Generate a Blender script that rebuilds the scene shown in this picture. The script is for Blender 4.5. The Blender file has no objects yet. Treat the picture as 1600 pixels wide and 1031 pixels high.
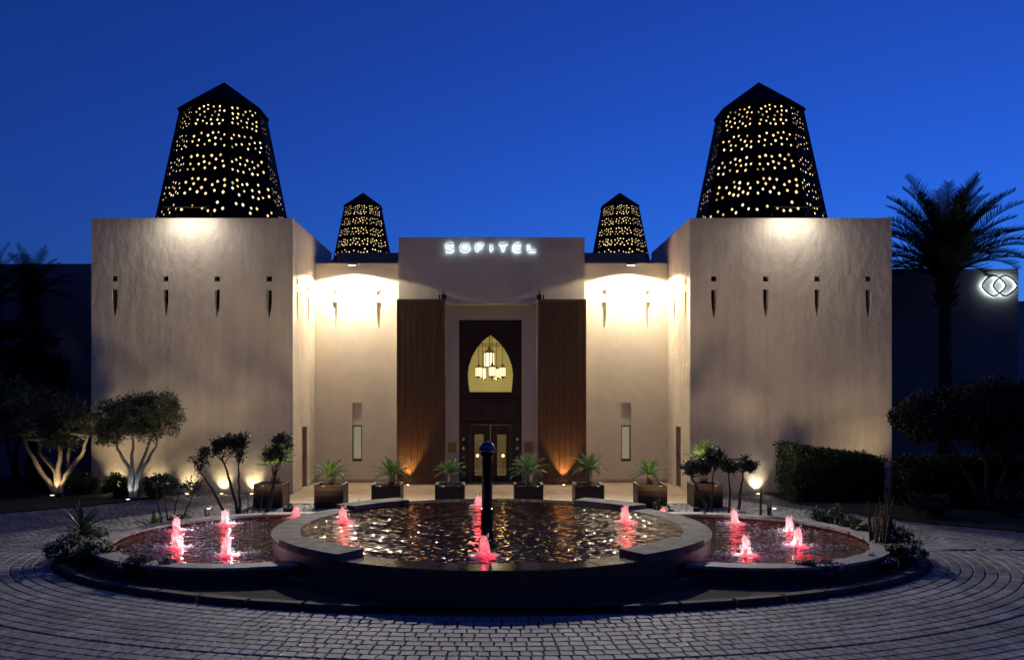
import bpy, math, random
import numpy as np
from mathutils import Vector, Matrix
from mathutils.geometry import delaunay_2d_cdt
R = math.radians
PI = math.pi
random.seed(7)
sc = bpy.context.scene
C = sc.collection

# ------------------------------------------------------------------ camera, sky, sun, exposure
cam = bpy.data.objects.new('camera', bpy.data.cameras.new('camera'))
C.objects.link(cam)
cam.location = (0, 0, 3.4)
cam.rotation_euler = (R(90), 0, 0)
cam.data.sensor_width = 36
cam.data.lens = 28.64
cam.data.shift_x = 0.02
cam.data.shift_y = 0.0653
cam.data.clip_end = 3000
sc.camera = cam

SUN_EL, SUN_ROT = -3.0, 35
w = bpy.data.worlds.new('World'); sc.world = w; w.use_nodes = True
nt = w.node_tree
bg = nt.nodes['Background']
sky = nt.nodes.new('ShaderNodeTexSky'); sky.sky_type = 'NISHITA'; sky.sun_disc = False
sky.sun_elevation = R(SUN_EL); sky.sun_rotation = R(SUN_ROT)
sky.altitude = 400; sky.air_density = 1.0; sky.dust_density = 0.3; sky.ozone_density = 4.0
tint = nt.nodes.new('ShaderNodeMix'); tint.data_type = 'RGBA'; tint.blend_type = 'MULTIPLY'
tint.inputs[0].default_value = 1.0
tint.inputs[7].default_value = (0.22, 0.74, 1.22, 1)
nt.links.new(sky.outputs[0], tint.inputs[6]); nt.links.new(tint.outputs[2], bg.inputs['Color'])
bg.inputs['Strength'].default_value = 0.15

sun = bpy.data.objects.new('sun', bpy.data.lights.new('sun', 'SUN')); C.objects.link(sun)
sun.data.energy = 0.0005; sun.data.angle = R(20); sun.data.color = (0.75, 0.85, 1.0)
sun.rotation_euler = (R(88), 0, R(145))

sc.view_settings.view_transform = 'Standard'; sc.view_settings.look = 'None'
sc.view_settings.gamma = 1; sc.view_settings.exposure = 4.0
KX = 0.0625      # lamp powers below are written for exposure 0
sc.cycles.use_denoising = True
sc.cycles.sample_clamp_indirect = 4.0
sc.cycles.max_bounces = 8
sc.cycles.transparent_max_bounces = 16

# ------------------------------------------------------------------ helpers
def lk(t, a, b): t.links.new(a, b)
def mat(name, col, rough=0.7, var=0.12, vscale=2.0, bump=0.0, bscale=40, bump2=0.0, b2scale=3.0,
        metal=0.0, spec=0.5, stretch=(1, 1, 1), rand=0.0, trans=0.0, bdist=0.02, streak=0.0):
    m = bpy.data.materials.new(name); m.use_nodes = True; t = m.node_tree
    b = t.nodes['Principled BSDF']
    b.inputs['Roughness'].default_value = rough; b.inputs['Metallic'].default_value = metal
    b.inputs['Specular IOR Level'].default_value = spec
    tc = t.nodes.new('ShaderNodeTexCoord'); mp = t.nodes.new('ShaderNodeMapping'); mp.inputs['Scale'].default_value = stretch
    lk(t, tc.outputs['Object'], mp.inputs['Vector'])
    n = t.nodes.new('ShaderNodeTexNoise'); n.inputs['Scale'].default_value = vscale; n.inputs['Detail'].default_value = 6
    lk(t, mp.outputs[0], n.inputs['Vector'])
    ramp = t.nodes.new('ShaderNodeValToRGB')
    ramp.color_ramp.elements[0].position = 0.3; ramp.color_ramp.elements[1].position = 0.7
    ramp.color_ramp.elements[0].color = tuple(max(0, c*(1-var)) for c in col) + (1,)
    ramp.color_ramp.elements[1].color = tuple(min(1, c*(1+var)) for c in col) + (1,)
    lk(t, n.outputs['Fac'], ramp.inputs[0])
    out = ramp.outputs[0]
    if streak > 0:
        m2 = t.nodes.new('ShaderNodeMapping'); m2.inputs['Scale'].default_value = (3.2, 3.2, .22); lk(t, tc.outputs['Object'], m2.inputs[0])
        n3 = t.nodes.new('ShaderNodeTexNoise'); n3.inputs['Scale'].default_value = 1.0; n3.inputs['Detail'].default_value = 5; lk(t, m2.outputs[0], n3.inputs['Vector'])
        m3 = t.nodes.new('ShaderNodeMapRange'); m3.inputs[1].default_value = .42; m3.inputs[2].default_value = .66
        m3.inputs[3].default_value = 1.0; m3.inputs[4].default_value = 1-streak; lk(t, n3.outputs['Fac'], m3.inputs[0])
        v3 = t.nodes.new('ShaderNodeVectorMath'); v3.operation = 'SCALE'; lk(t, out, v3.inputs[0]); lk(t, m3.outputs[0], v3.inputs['Scale']); out = v3.outputs[0]
    if rand > 0:
        g = t.nodes.new('ShaderNodeNewGeometry'); oi = t.nodes.new('ShaderNodeObjectInfo')
        a = t.nodes.new('ShaderNodeMath'); a.operation = 'ADD'
        lk(t, g.outputs['Random Per Island'], a.inputs[0]); lk(t, oi.outputs['Random'], a.inputs[1])
        f = t.nodes.new('ShaderNodeMath'); f.operation = 'FRACT'; lk(t, a.outputs[0], f.inputs[0])
        mr = t.nodes.new('ShaderNodeMapRange'); mr.inputs[3].default_value = 1-rand; mr.inputs[4].default_value = 1+rand
        lk(t, f.outputs[0], mr.inputs[0])
        vm = t.nodes.new('ShaderNodeVectorMath'); vm.operation = 'SCALE'
        lk(t, out, vm.inputs[0]); lk(t, mr.outputs[0], vm.inputs['Scale']); out = vm.outputs[0]
    lk(t, out, b.inputs['Base Color'])
    nrm = None
    for s, k, d in ((bump, bscale, bdist), (bump2, b2scale, 0.08)):
        if s > 0:
            n2 = t.nodes.new('ShaderNodeTexNoise'); n2.inputs['Scale'].default_value = k; n2.inputs['Detail'].default_value = 4
            lk(t, mp.outputs[0], n2.inputs['Vector'])
            bp = t.nodes.new('ShaderNodeBump'); bp.inputs['Strength'].default_value = s; bp.inputs['Distance'].default_value = d
            lk(t, n2.outputs['Fac'], bp.inputs['Height'])
            if nrm: lk(t, nrm, bp.inputs['Normal'])
            nrm = bp.outputs[0]
    if nrm: lk(t, nrm, b.inputs['Normal'])
    if trans > 0:
        tr = t.nodes.new('ShaderNodeBsdfTranslucent'); lk(t, out, tr.inputs[0])
        mx = t.nodes.new('ShaderNodeMixShader'); mx.inputs[0].default_value = trans
        lk(t, b.outputs[0], mx.inputs[1]); lk(t, tr.outputs[0], mx.inputs[2])
        lk(t, mx.outputs[0], t.nodes['Material Output'].inputs[0])
    return m

def emis(name, col, strength, var=0.0, vscale=3):
    strength *= KX
    m = bpy.data.materials.new(name); m.use_nodes = True; t = m.node_tree
    b = t.nodes['Principled BSDF']; b.inputs['Base Color'].default_value = (*[min(1, c*.8) for c in col], 1)
    b.inputs['Emission Color'].default_value = (*col, 1); b.inputs['Emission Strength'].default_value = strength
    if var > 0:
        tc = t.nodes.new('ShaderNodeTexCoord')
        n = t.nodes.new('ShaderNodeTexNoise'); n.inputs['Scale'].default_value = vscale; n.inputs['Detail'].default_value = 3
        lk(t, tc.outputs['Object'], n.inputs['Vector'])
        mr = t.nodes.new('ShaderNodeMapRange'); mr.inputs[1].default_value = .35; mr.inputs[2].default_value = .62
        mr.inputs[3].default_value = strength*(1-var); mr.inputs[4].default_value = strength
        lk(t, n.outputs['Fac'], mr.inputs[0]); lk(t, mr.outputs[0], b.inputs['Emission Strength'])
        n2 = t.nodes.new('ShaderNodeTexNoise'); n2.inputs['Scale'].default_value = vscale*1.7
        mp = t.nodes.new('ShaderNodeMapping'); mp.inputs['Location'].default_value = (5, 3, 9)
        lk(t, tc.outputs['Object'], mp.inputs[0]); lk(t, mp.outputs[0], n2.inputs['Vector'])
        rp = t.nodes.new('ShaderNodeValToRGB')
        rp.color_ramp.elements[0].position = .4; rp.color_ramp.elements[0].color = (1, .58, .16, 1)
        rp.color_ramp.elements[1].position = .62; rp.color_ramp.elements[1].color = (1, .86, .52, 1)
        lk(t, n2.outputs['Fac'], rp.inputs[0]); lk(t, rp.outputs[0], b.inputs['Emission Color'])
    return m

class MB:
    """collects shapes into one mesh"""
    def __init__(s): s.v = []; s.f = []
    def add(s, vs, fs):
        o = len(s.v); s.v.extend([tuple(p) for p in vs]); s.f.extend([tuple(i+o for i in f) for f in fs]); return s
    def box(s, x0, x1, y0, y1, z0, z1, bev=0.0, taper=1.0):
        if bev <= 0:
            vs = [(x0,y0,z0),(x1,y0,z0),(x1,y1,z0),(x0,y1,z0),(x0,y0,z1),(x1,y0,z1),(x1,y1,z1),(x0,y1,z1)]
            return s.add(vs, [(3,2,1,0),(4,5,6,7),(0,1,5,4),(1,2,6,5),(2,3,7,6),(3,0,4,7)])
        b = bev; L = []
        for z, i in ((z0, b), (z0+b, 0), (z1-b, 0), (z1, b)):
            for x, y in ((x0+b,y0),(x1-b,y0),(x1,y0+b),(x1,y1-b),(x1-b,y1),(x0+b,y1),(x0,y1-b),(x0,y0+b)):
                cx, cy = (x0+x1)/2, (y0+y1)/2
                L.append((x + (i if x < cx else -i), y + (i if y < cy else -i), z))
        fs = [tuple(range(7, -1, -1)), tuple(range(24, 32))]
        for k in range(3):
            for j in range(8): fs.append((k*8+j, k*8+(j+1)%8, k*8+8+(j+1)%8, k*8+8+j))
        return s.add(L, fs)
    def lathe(s, prof, n=24, c=(0, 0, 0), a0=0.0, cap=True):
        vs = []; fs = []
        for r, z in prof:
            for i in range(n):
                a = a0 + 2*PI*i/n; vs.append((c[0]+r*math.cos(a), c[1]+r*math.sin(a), c[2]+z))
        for k in range(len(prof)-1):
            for i in range(n): fs.append((k*n+i, k*n+(i+1)%n, (k+1)*n+(i+1)%n, (k+1)*n+i))
        if cap:
            if prof[0][0] > 1e-4: fs.append(tuple(range(n-1, -1, -1)))
            if prof[-1][0] > 1e-4: fs.append(tuple((len(prof)-1)*n+i for i in range(n)))
        return s.add(vs, fs)
    def tube(s, pts, rad, n=7, cap=True):
        pts = [Vector(p) for p in pts]; m = len(pts)
        if not hasattr(rad, '__len__'): rad = [rad]*m
        vs = []; fs = []; up = None
        for i, p in enumerate(pts):
            d = (pts[min(i+1, m-1)] - pts[max(i-1, 0)]).normalized()
            if up is None: up = Vector((0, 0, 1)) if abs(d.z) < .9 else Vector((1, 0, 0))
            x = d.cross(up)
            if x.length < 1e-5: x = d.orthogonal()
            x.normalize(); y = x.cross(d).normalized(); up = y
            for k in range(n):
                a = 2*PI*k/n; vs.append(p + (x*math.cos(a) + y*math.sin(a))*rad[i])
        for i in range(m-1):
            for k in range(n): fs.append((i*n+k, i*n+(k+1)%n, (i+1)*n+(k+1)%n, (i+1)*n+k))
        if cap: fs += [tuple(range(n-1, -1, -1)), tuple((m-1)*n+k for k in range(n))]
        return s.add(vs, fs)
    def arc(s, cx, cy, r0, r1, a0, a1, z0, z1, n=12, jit=0.0):
        """a curved block between two radii and angles (degrees)"""
        vs = []; fs = []
        full = abs(a1-a0) >= 359.9
        for i in range(n+1):
            a = R(a0 + (a1-a0)*i/n); c, q = math.cos(a), math.sin(a)
            j = random.uniform(-jit, jit)
            for r, z in ((r0+j, z0), (r1, z0), (r1, z1), (r0+j, z1)): vs.append((cx+r*c, cy+r*q, z))
        for i in range(n):
            o = i*4
            for k in range(4): fs.append((o+k, o+(k+1)%4, o+4+(k+1)%4, o+4+k))
        if not full: fs += [(0, 3, 2, 1), (n*4, n*4+1, n*4+2, n*4+3)]
        return s.add(vs, fs)
    def mesh(s, name, off=(0, 0, 0), smooth=False):
        me = bpy.data.meshes.new(name)
        ox, oy, oz = off
        me.from_pydata([(x-ox, y-oy, z-oz) for x, y, z in s.v], [], s.f); me.update()
        if smooth:
            me.polygons.foreach_set('use_smooth', [True]*len(me.polygons))
        return me

ROOT = {}
def tag(o, label=None, cat=None, group=None, kind=None):
    if label: o['label'] = label
    if cat: o['category'] = cat
    if group: o['group'] = group
    if kind: o['kind'] = kind
    return o
def thing(name, label, cat, loc=(0, 0, 0), group=None):
    o = bpy.data.objects.new(name, None); C.objects.link(o); o.location = loc; o.empty_display_size = .2
    ROOT[o.name] = Vector(loc)
    return tag(o, label, cat, group)
def link(name, me, m, parent=None, loc=(0, 0, 0)):
    o = bpy.data.objects.new(name, me); C.objects.link(o)
    if m and not me.materials: me.materials.append(m)
    if parent is not None: o.parent = parent
    o.location = loc
    return o
def part(name, mb, m, parent, smooth=False, kind=None):
    """verts are in world space; the part keeps its thing's origin"""
    off = ROOT[parent.name]
    o = link(name, mb.mesh(name, off, smooth), m, parent)
    ROOT[o.name] = off
    if kind: o['kind'] = kind
    return o
def solo(name, mb, m, label, cat, loc=(0, 0, 0), group=None, smooth=False):
    o = link(name, mb.mesh(name, loc, smooth), m, None, loc); ROOT[o.name] = Vector(loc)
    return tag(o, label, cat, group)
def struct(name, mb, m):
    o = link(name, mb.mesh(name), m); ROOT[o.name] = Vector((0, 0, 0)); o['kind'] = 'structure'; return o
def lamp(name, kind, loc, energy, col, parent=None, target=None, size=60, blend=.5, radius=.05):
    l = bpy.data.lights.new(name, kind); l.energy = energy*KX; l.color = col
    l.shadow_soft_size = radius
    if kind == 'SPOT': l.spot_size = R(size); l.spot_blend = blend
    o = bpy.data.objects.new(name, l); C.objects.link(o)
    off = ROOT[parent.name] if parent is not None else Vector((0, 0, 0))
    if parent is not None: o.parent = parent
    o.location = Vector(loc) - off
    if target is not None:
        o.rotation_euler = (Vector(target) - Vector(loc)).to_track_quat('-Z', 'Y').to_euler()
    return o

def inside(p, poly):
    c = False; n = len(poly); x, y = p
    for i in range(n):
        x0, y0 = poly[i]; x1, y1 = poly[i-1]
        if (y0 > y) != (y1 > y) and x < (x1-x0)*(y-y0)/(y1-y0)+x0: c = not c
    return c
def panel(mb, outer, holes, P, depth=0.0, backs=None):
    """a flat panel with real openings; P(u, v, d) maps to space, d = distance into the wall; depth cuts the reveals"""
    vs = [Vector(p) for p in outer]; es = [(i, (i+1) % len(outer)) for i in range(len(outer))]
    for h in holes:
        o = len(vs); vs += [Vector(p) for p in h]; es += [(o+i, o+(i+1) % len(h)) for i in range(len(h))]
    ov, oe, of, *_ = delaunay_2d_cdt(vs, es, [], 0, 1e-5)
    bbs = [(min(p[0] for p in h), max(p[0] for p in h), min(p[1] for p in h), max(p[1] for p in h)) for h in holes]
    fs = []
    for f in of:
        c = sum((ov[i] for i in f), Vector((0, 0)))/len(f)
        if not inside(c, outer): continue
        if any(b[0] < c.x < b[1] and b[2] < c.y < b[3] and inside(c, h) for b, h in zip(bbs, holes)): continue
        fs.append(tuple(f))
    mb.add([P(v.x, v.y, 0) for v in ov], fs)
    for h in holes:
        n = len(h)
        if depth > 0:
            mb.add([P(u, v, 0) for u, v in h] + [P(u, v, depth) for u, v in h],
                   [(i, (i+1) % n, n+(i+1) % n, n+i) for i in range(n)])
        if backs is not None:
            backs.append([P(u, v, depth*.96) for u, v in h])
def rect(u0, u1, v0, v1): return [(u0, v0), (u1, v0), (u1, v1), (u0, v1)]
def loophole(u, zc=7.53):
    """small square above a tapering blade, as two openings"""
    b = zc - 7.53; s = .095
    blade = [(u-.093, 7.16+b), (u-.093, 6.75+b), (u-.07, 6.48+b), (u, 6.13+b), (u+.07, 6.48+b), (u+.093, 6.75+b), (u+.093, 7.16+b)]
    return [rect(u-s, u+s, zc-s, zc+s), blade]

# ------------------------------------------------------------------ materials
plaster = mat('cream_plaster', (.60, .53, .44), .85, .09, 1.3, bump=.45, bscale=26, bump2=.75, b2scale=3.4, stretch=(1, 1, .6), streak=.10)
plaster_fine = mat('smooth_plaster', (.62, .56, .48), .85, .04, 2, bump=.2, bscale=55, bump2=.12, b2scale=3)
plaster_shaded = mat('shaded_plaster', (.36, .29, .23), .9, .08, 1.1, bump=.2, bscale=30)  # cream plaster with the shade of unlit walls put into its colour
bronze = mat('perforated_bronze', (.010, .009, .009), .7, .3, 3, spec=.08)
seam = mat('bronze_seam', (.009, .0085, .0085), .7, .2, 3, spec=.08)
wood = mat('carved_dark_wood', (.105, .050, .022), .5, .35, 5, bump=.8, bscale=20, stretch=(6, 6, .6), bdist=.02)
wood_door = mat('door_wood', (.045, .022, .013), .45, .3, 4, bump=.3, bscale=16, stretch=(5, 5, .5))
planter_wood = mat('planter_wood', (.07, .038, .019), .6, .3, 4, bump=.4, bscale=14, stretch=(1, 1, 6))
iron = mat('dark_iron', (.02, .018, .017), .5, .2, 6, metal=.6)
brass = mat('aged_brass', (.35, .26, .12), .4, .2, 9, metal=.8)
dark_in = mat('dark_interior', (.008, .008, .008), .9, .1, 3)
travertine = mat('travertine_floor', (.50, .39, .27), .45, .18, 2.2, bump=.1, bscale=30)
skirt_stone = mat('skirting_stone', (.42, .33, .23), .6, .15, 3, bump=.2, bscale=30)
paver_m = mat('grey_paver', (.20, .195, .195), .68, .36, .9, bump=.6, bscale=60, rand=.28, bdist=.006)
joint_m = mat('paver_joint', (.045, .042, .04), .95, .25, 20, bump=.4, bscale=90)
ground_m = mat('dark_ground', (.035, .032, .025), .95, .3, 1, bump=.4, bscale=20)
lawn_m = mat('lawn_soil', (.022, .03, .014), .95, .3, 3, bump=.6, bscale=60)
soil_m = mat('bed_soil', (.03, .022, .016), .95, .3, 5, bump=.8, bscale=25)
coping_m = mat('grey_coping_stone', (.25, .235, .22), .6, .22, 4, bump=.35, bscale=30, rand=.08, bdist=.01)
ledge_m = mat('mottled_ledge_stone', (.13, .12, .105), .8, .45, 3.2, bump=.3, bscale=25, rand=.1, bdist=.01, spec=.2)
kerb_m = mat('brown_kerb_stone', (.06, .046, .038), .8, .25, 4, bump=.4, bscale=30, rand=.1)
pool_wall_m = mat('brown_pool_wall', (.075, .048, .036), .6, .25, 3, bump=.3, bscale=40)
wet_ledge_m = mat('wet_ledge', (.05, .045, .042), .10, .25, 4, bump=.08, bscale=10, spec=.8)
pool_floor_m = mat('pool_floor', (.045, .043, .042), .7, .25, 3)
pool_floor_side = mat('side_pool_floor', (.30, .26, .24), .7, .2, 3)
steel_dark = mat('polished_dark_column', (.03, .032, .045), .22, .2, 4, metal=.85)
sphere_m = mat('mirror_sphere', (.16, .17, .2), .06, .1, 4, metal=1.0)
bark = mat('bark', (.16, .115, .08), .9, .35, 8, bump=1, bscale=22, stretch=(3, 3, 1))
bark_pale = mat('pale_olive_bark', (.34, .27, .19), .9, .3, 7, bump=1, bscale=20, stretch=(3, 3, 1))
bark_dark = mat('dark_bark', (.05, .035, .027), .9, .3, 8, bump=1, bscale=25)
leaf_olive = mat('olive_leaf', (.088, .108, .066), .5, .3, 3, rand=.45, trans=.25)
leaf_dark = mat('dark_leaf', (.035, .045, .026), .5, .3, 3, rand=.45, trans=.15)
leaf_hedge = mat('hedge_leaf', (.045, .075, .025), .45, .3, 3, rand=.45, trans=.25)
leaf_cycad = mat('cycad_leaf', (.048, .105, .014), .7, .25, 5, rand=.3, trans=.3)
leaf_palm = mat('palm_leaf', (.024, .034, .016), .7, .3, 4, rand=.3, trans=.04, spec=.2)
leaf_fan = mat('fan_palm_leaf', (.11, .17, .04), .45, .25, 4, rand=.3, trans=.35)
leaf_sword = mat('sword_leaf', (.045, .075, .035), .4, .3, 4, rand=.3, trans=.1)
reed_m = mat('reed_stem', (.018, .026, .013), .5, .35, 6, rand=.35)
petal_white = mat('pale_petal', (.55, .52, .5), .6, .1, 5, rand=.3, trans=.3)
petal_purple = mat('purple_petal', (.22, .12, .34), .6, .1, 5, rand=.3, trans=.3)
petal_red = mat('red_petal', (.32, .07, .06), .6, .1, 5, rand=.3, trans=.3)
grass_m = mat('grass_blade', (.035, .06, .02), .6, .3, 2, rand=.4)
white_m = mat('bright_white', (.85, .85, .86), .35, .05, 9, bump=.5, bscale=30)  # white of the painted water glints and of the door studs
lobby_m = mat('lobby_wall', (.72, .64, .30), .8, .04, 2)
lobby_floor = mat('lobby_floor', (.35, .27, .18), .35, .1, 2)
E_core = emis('lantern_inner_glow', (1, .74, .32), 3.0, .85, 2.3)  # added glow standing in for the lamp-lit inside of the towers
E_warm = emis('warm_lens', (1, .80, .48), 14)
E_glass = emis('lit_lantern_glass', (1, .88, .55), 1.7)
E_led = emis('cool_white_led', (.60, .82, 1), 22)
E_bulb = emis('amber_bulb', (1, .55, .2), 9)
E_blind = emis('lit_window_blind', (.95, .85, .58), .22)
E_blue = emis('cool_lens', (.6, .8, 1), 12)

def glass_mat(name, tint_c, refl=.06):
    m = bpy.data.materials.new(name); m.use_nodes = True; t = m.node_tree
    for n in list(t.nodes):
        if n.type == 'BSDF_PRINCIPLED': t.nodes.remove(n)
    tr = t.nodes.new('ShaderNodeBsdfTransparent'); tr.inputs[0].default_value = (*tint_c, 1)
    gl = t.nodes.new('ShaderNodeBsdfGlossy'); gl.inputs['Roughness'].default_value = .02
    fr = t.nodes.new('ShaderNodeFresnel'); fr.inputs['IOR'].default_value = 1.45
    mx = t.nodes.new('ShaderNodeMixShader')
    lk(t, fr.outputs[0], mx.inputs[0]); lk(t, tr.outputs[0], mx.inputs[1]); lk(t, gl.outputs[0], mx.inputs[2])
    lk(t, mx.outputs[0], t.nodes['Material Output'].inputs[0])
    return m
glass = glass_mat('clear_glass', (.93, .95, .92))

def water_mat(name, tint_c, scale, strength):
    m = bpy.data.materials.new(name); m.use_nodes = True; t = m.node_tree
    for n in list(t.nodes):
        if n.type == 'BSDF_PRINCIPLED': t.nodes.remove(n)
    tc = t.nodes.new('ShaderNodeTexCoord')
    n1 = t.nodes.new('ShaderNodeTexNoise'); n1.inputs['Scale'].default_value = scale; n1.inputs['Detail'].default_value = 1
    n1.inputs['Distortion'].default_value = .6
    n2 = t.nodes.new('ShaderNodeTexNoise'); n2.inputs['Scale'].default_value = scale*2.7; n2.inputs['Detail'].default_value = 0
    ad = t.nodes.new('ShaderNodeMath'); ad.operation = 'MULTIPLY_ADD'; ad.inputs[1].default_value = .4
    lk(t, tc.outputs['Object'], n1.inputs['Vector']); lk(t, tc.outputs['Object'], n2.inputs['Vector'])
    lk(t, n2.outputs['Fac'], ad.inputs[0]); lk(t, n1.outputs['Fac'], ad.inputs[2])
    bp = t.nodes.new('ShaderNodeBump'); bp.inputs['Strength'].default_value = strength; bp.inputs['Distance'].default_value = .12
    lk(t, ad.outputs[0], bp.inputs['Height'])
    tr = t.nodes.new('ShaderNodeBsdfTransparent'); tr.inputs[0].default_value = (*tint_c, 1)
    gl = t.nodes.new('ShaderNodeBsdfGlossy'); gl.inputs['Roughness'].default_value = .03
    fr = t.nodes.new('ShaderNodeFresnel'); fr.inputs['IOR'].default_value = 1.62
    lk(t, bp.outputs[0], gl.inputs['Normal']); lk(t, bp.outputs[0], fr.inputs['Normal'])
    mx = t.nodes.new('ShaderNodeMixShader')
    lk(t, fr.outputs[0], mx.inputs[0]); lk(t, tr.outputs[0], mx.inputs[1]); lk(t, gl.outputs[0], mx.inputs[2])
    lk(t, mx.outputs[0], t.nodes['Material Output'].inputs[0])
    return m
water_c = water_mat('rippled_water', (.55, .58, .58), 2.4, 1.0)
water_s = water_mat('side_pool_water', (.7, .62, .6), 3.2, .5)

def jet_mat():
    m = bpy.data.materials.new('jet_foam'); m.use_nodes = True; t = m.node_tree
    b = t.nodes['Principled BSDF']; b.inputs['Base Color'].default_value = (.9, .88, .88, 1); b.inputs['Roughness'].default_value = .3
    tl = t.nodes.new('ShaderNodeBsdfTranslucent'); tl.inputs[0].default_value = (.95, .9, .9, 1)
    tr = t.nodes.new('ShaderNodeBsdfTransparent')
    a = t.nodes.new('ShaderNodeMixShader'); a.inputs[0].default_value = .6
    lk(t, b.outputs[0], a.inputs[1]); lk(t, tl.outputs[0], a.inputs[2])
    c = t.nodes.new('ShaderNodeMixShader'); c.inputs[0].default_value = .42
    lk(t, a.outputs[0], c.inputs[1]); lk(t, tr.outputs[0], c.inputs[2])
    lk(t, c.outputs[0], t.nodes['Material Output'].inputs[0])
    return m
jet_m = jet_mat()
WARM = (1, .83, .58)

# ------------------------------------------------------------------ ground, driveway, pavers
g = MB(); g.add([(-400, -60, -.03), (400, -60, -.03), (400, 900, -.03), (-400, 900, -.03)], [(0, 1, 2, 3)])
struct('ground', g, ground_m)
g = MB(); g.add([(-30, 4, 0), (30, 4, 0), (30, 31, 0), (-30, 31, 0)], [(0, 1, 2, 3)])
driveway = struct('driveway', g, joint_m)
g = MB().box(-6.93, 6.93, 25.75, 32.0, 0.004, .03)
plaza = struct('plaza', g, travertine)
# floor slabs of the plaza, each its own stone
for i in range(14):
    for j in range(8):
        x0 = -6.92+i*.9886; y0 = 25.76+j*.70
        s = MB().box(x0+.004, x0+.9846, y0+.004, y0+.696, .028, .040+random.uniform(-.001, .001))
        part('floor_slab', s, travertine, plaza)

CX, CY = 0.0, 17.9
EA, EB = 9.0, 5.12
LAWN_L = [(-10.75, 28.4), (-11.3, 27.0), (-12.4, 25.2), (-14.3, 23.5), (-17, 22.4), (-30, 20.5), (-30, 34), (-10.75, 34)]
LAWN_R = [(9.55, 28.4), (9.6, 25.9), (10.3, 23.9), (11.6, 21.7), (13.4, 20.2), (17, 18.8), (30, 16.5), (30, 34), (9.55, 34)]
for nm, pl in (('lawn', LAWN_L), ('lawn', LAWN_R)):
    g = MB(); n = len(pl)
    g.add([(x, y, .06) for x, y in pl]+[(x, y, -.02) for x, y in pl], [tuple(range(n-1, -1, -1))]+[(i, (i+1) % n, n+(i+1) % n, n+i) for i in range(n)])
    struct(nm, g, lawn_m)

# rows of pavers that follow the planted island
pav = []
T = np.linspace(0, 2*PI, 3001)
ex, ey = EA*np.cos(T), EB*np.sin(T)
nx, ny = EB*np.cos(T), EA*np.sin(T); nl = np.hypot(nx, ny); nx /= nl; ny /= nl
ROW, off = .205, .30
k = 0
while off < 17:
    wd = ROW if (k % 11) else .13
    px, py = CX+ex+nx*off, CY+ey+ny*off
    s = np.concatenate([[0], np.cumsum(np.hypot(np.diff(px), np.diff(py)))])
    d = random.random()*.2
    while d < s[-1]-.1:
        ln = random.choice((.16, .19, .21, .235))
        m_ = d+ln/2
        x, y = np.interp(m_, s, px), np.interp(m_, s, py)
        d += ln
        if y < 9.3 or y > 28.35 or abs(x) > y*.66+1.2: continue
        if -6.98 < x < 6.98 and y > 25.68: continue
        if inside((x, y), LAWN_L) or inside((x, y), LAWN_R): continue
        tx = np.interp(m_+.05, s, px)-x; ty = np.interp(m_+.05, s, py)-y
        pav.append((x, y, math.atan2(ty, tx), ln-.018, wd-.018))
    off += wd; k += 1
def paver_geo(l, wdt, h=.03, seed=None):
    rr = random.Random(seed)
    b = .012; j = lambda: rr.uniform(-.006, .006)
    o = [(-l/2, -wdt/2), (l/2, -wdt/2), (l/2, wdt/2), (-l/2, wdt/2)]
    o = [(x+j(), y+j()) for x, y in o]
    i_ = [(x-math.copysign(b, x), y-math.copysign(b, y)) for x, y in o]
    t = rr.uniform(-.003, .003)
    vs = [(x, y, -.004) for x, y in o]+[(x, y, h-.010) for x, y in o]+[(x, y, h+t*(1 if x > 0 else -1)) for x, y in i_]
    fs = [(8, 9, 10, 11)]
    for q in range(4): fs += [(q, (q+1) % 4, 4+(q+1) % 4, 4+q), (4+q, 4+(q+1) % 4, 8+(q+1) % 4, 8+q)]
    return vs, fs
pav.sort(key=lambda p: p[1] + (50 if abs(p[0]+(-.25)) > p[1]*.61 else 0) + (50 if p[1] < 10.45 else 0))
shared = {}
for x, y, a, l, wdt in pav[:300]:
    key = (round(l, 3), round(wdt, 3), random.randrange(4))
    if key not in shared:
        me = bpy.data.meshes.new('paver'); vs, fs = paver_geo(l, wdt, seed=key[2]); me.from_pydata(vs, [], fs); shared[key] = me
    o = link('paver', shared[key], paver_m, driveway, (x, y, 0)); o.rotation_euler.z = a
geo = [paver_geo(1, 1)]
V = []; F = []
for q, (x, y, a, l, wdt) in enumerate(pav[300:]):
    vs, fs = paver_geo(l, wdt, seed=q % 97); c, s_ = math.cos(a), math.sin(a); o = len(V)
    V.extend([(x+c*u-s_*v, y+s_*u+c*v, z) for u, v, z in vs]); F.extend([tuple(i+o for i in f) for f in fs])
me = bpy.data.meshes.new('paver_field'); me.from_pydata(V, [], F); me.update()
o = link('paver_field', me, paver_m, driveway); o['kind'] = 'stuff'

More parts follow.
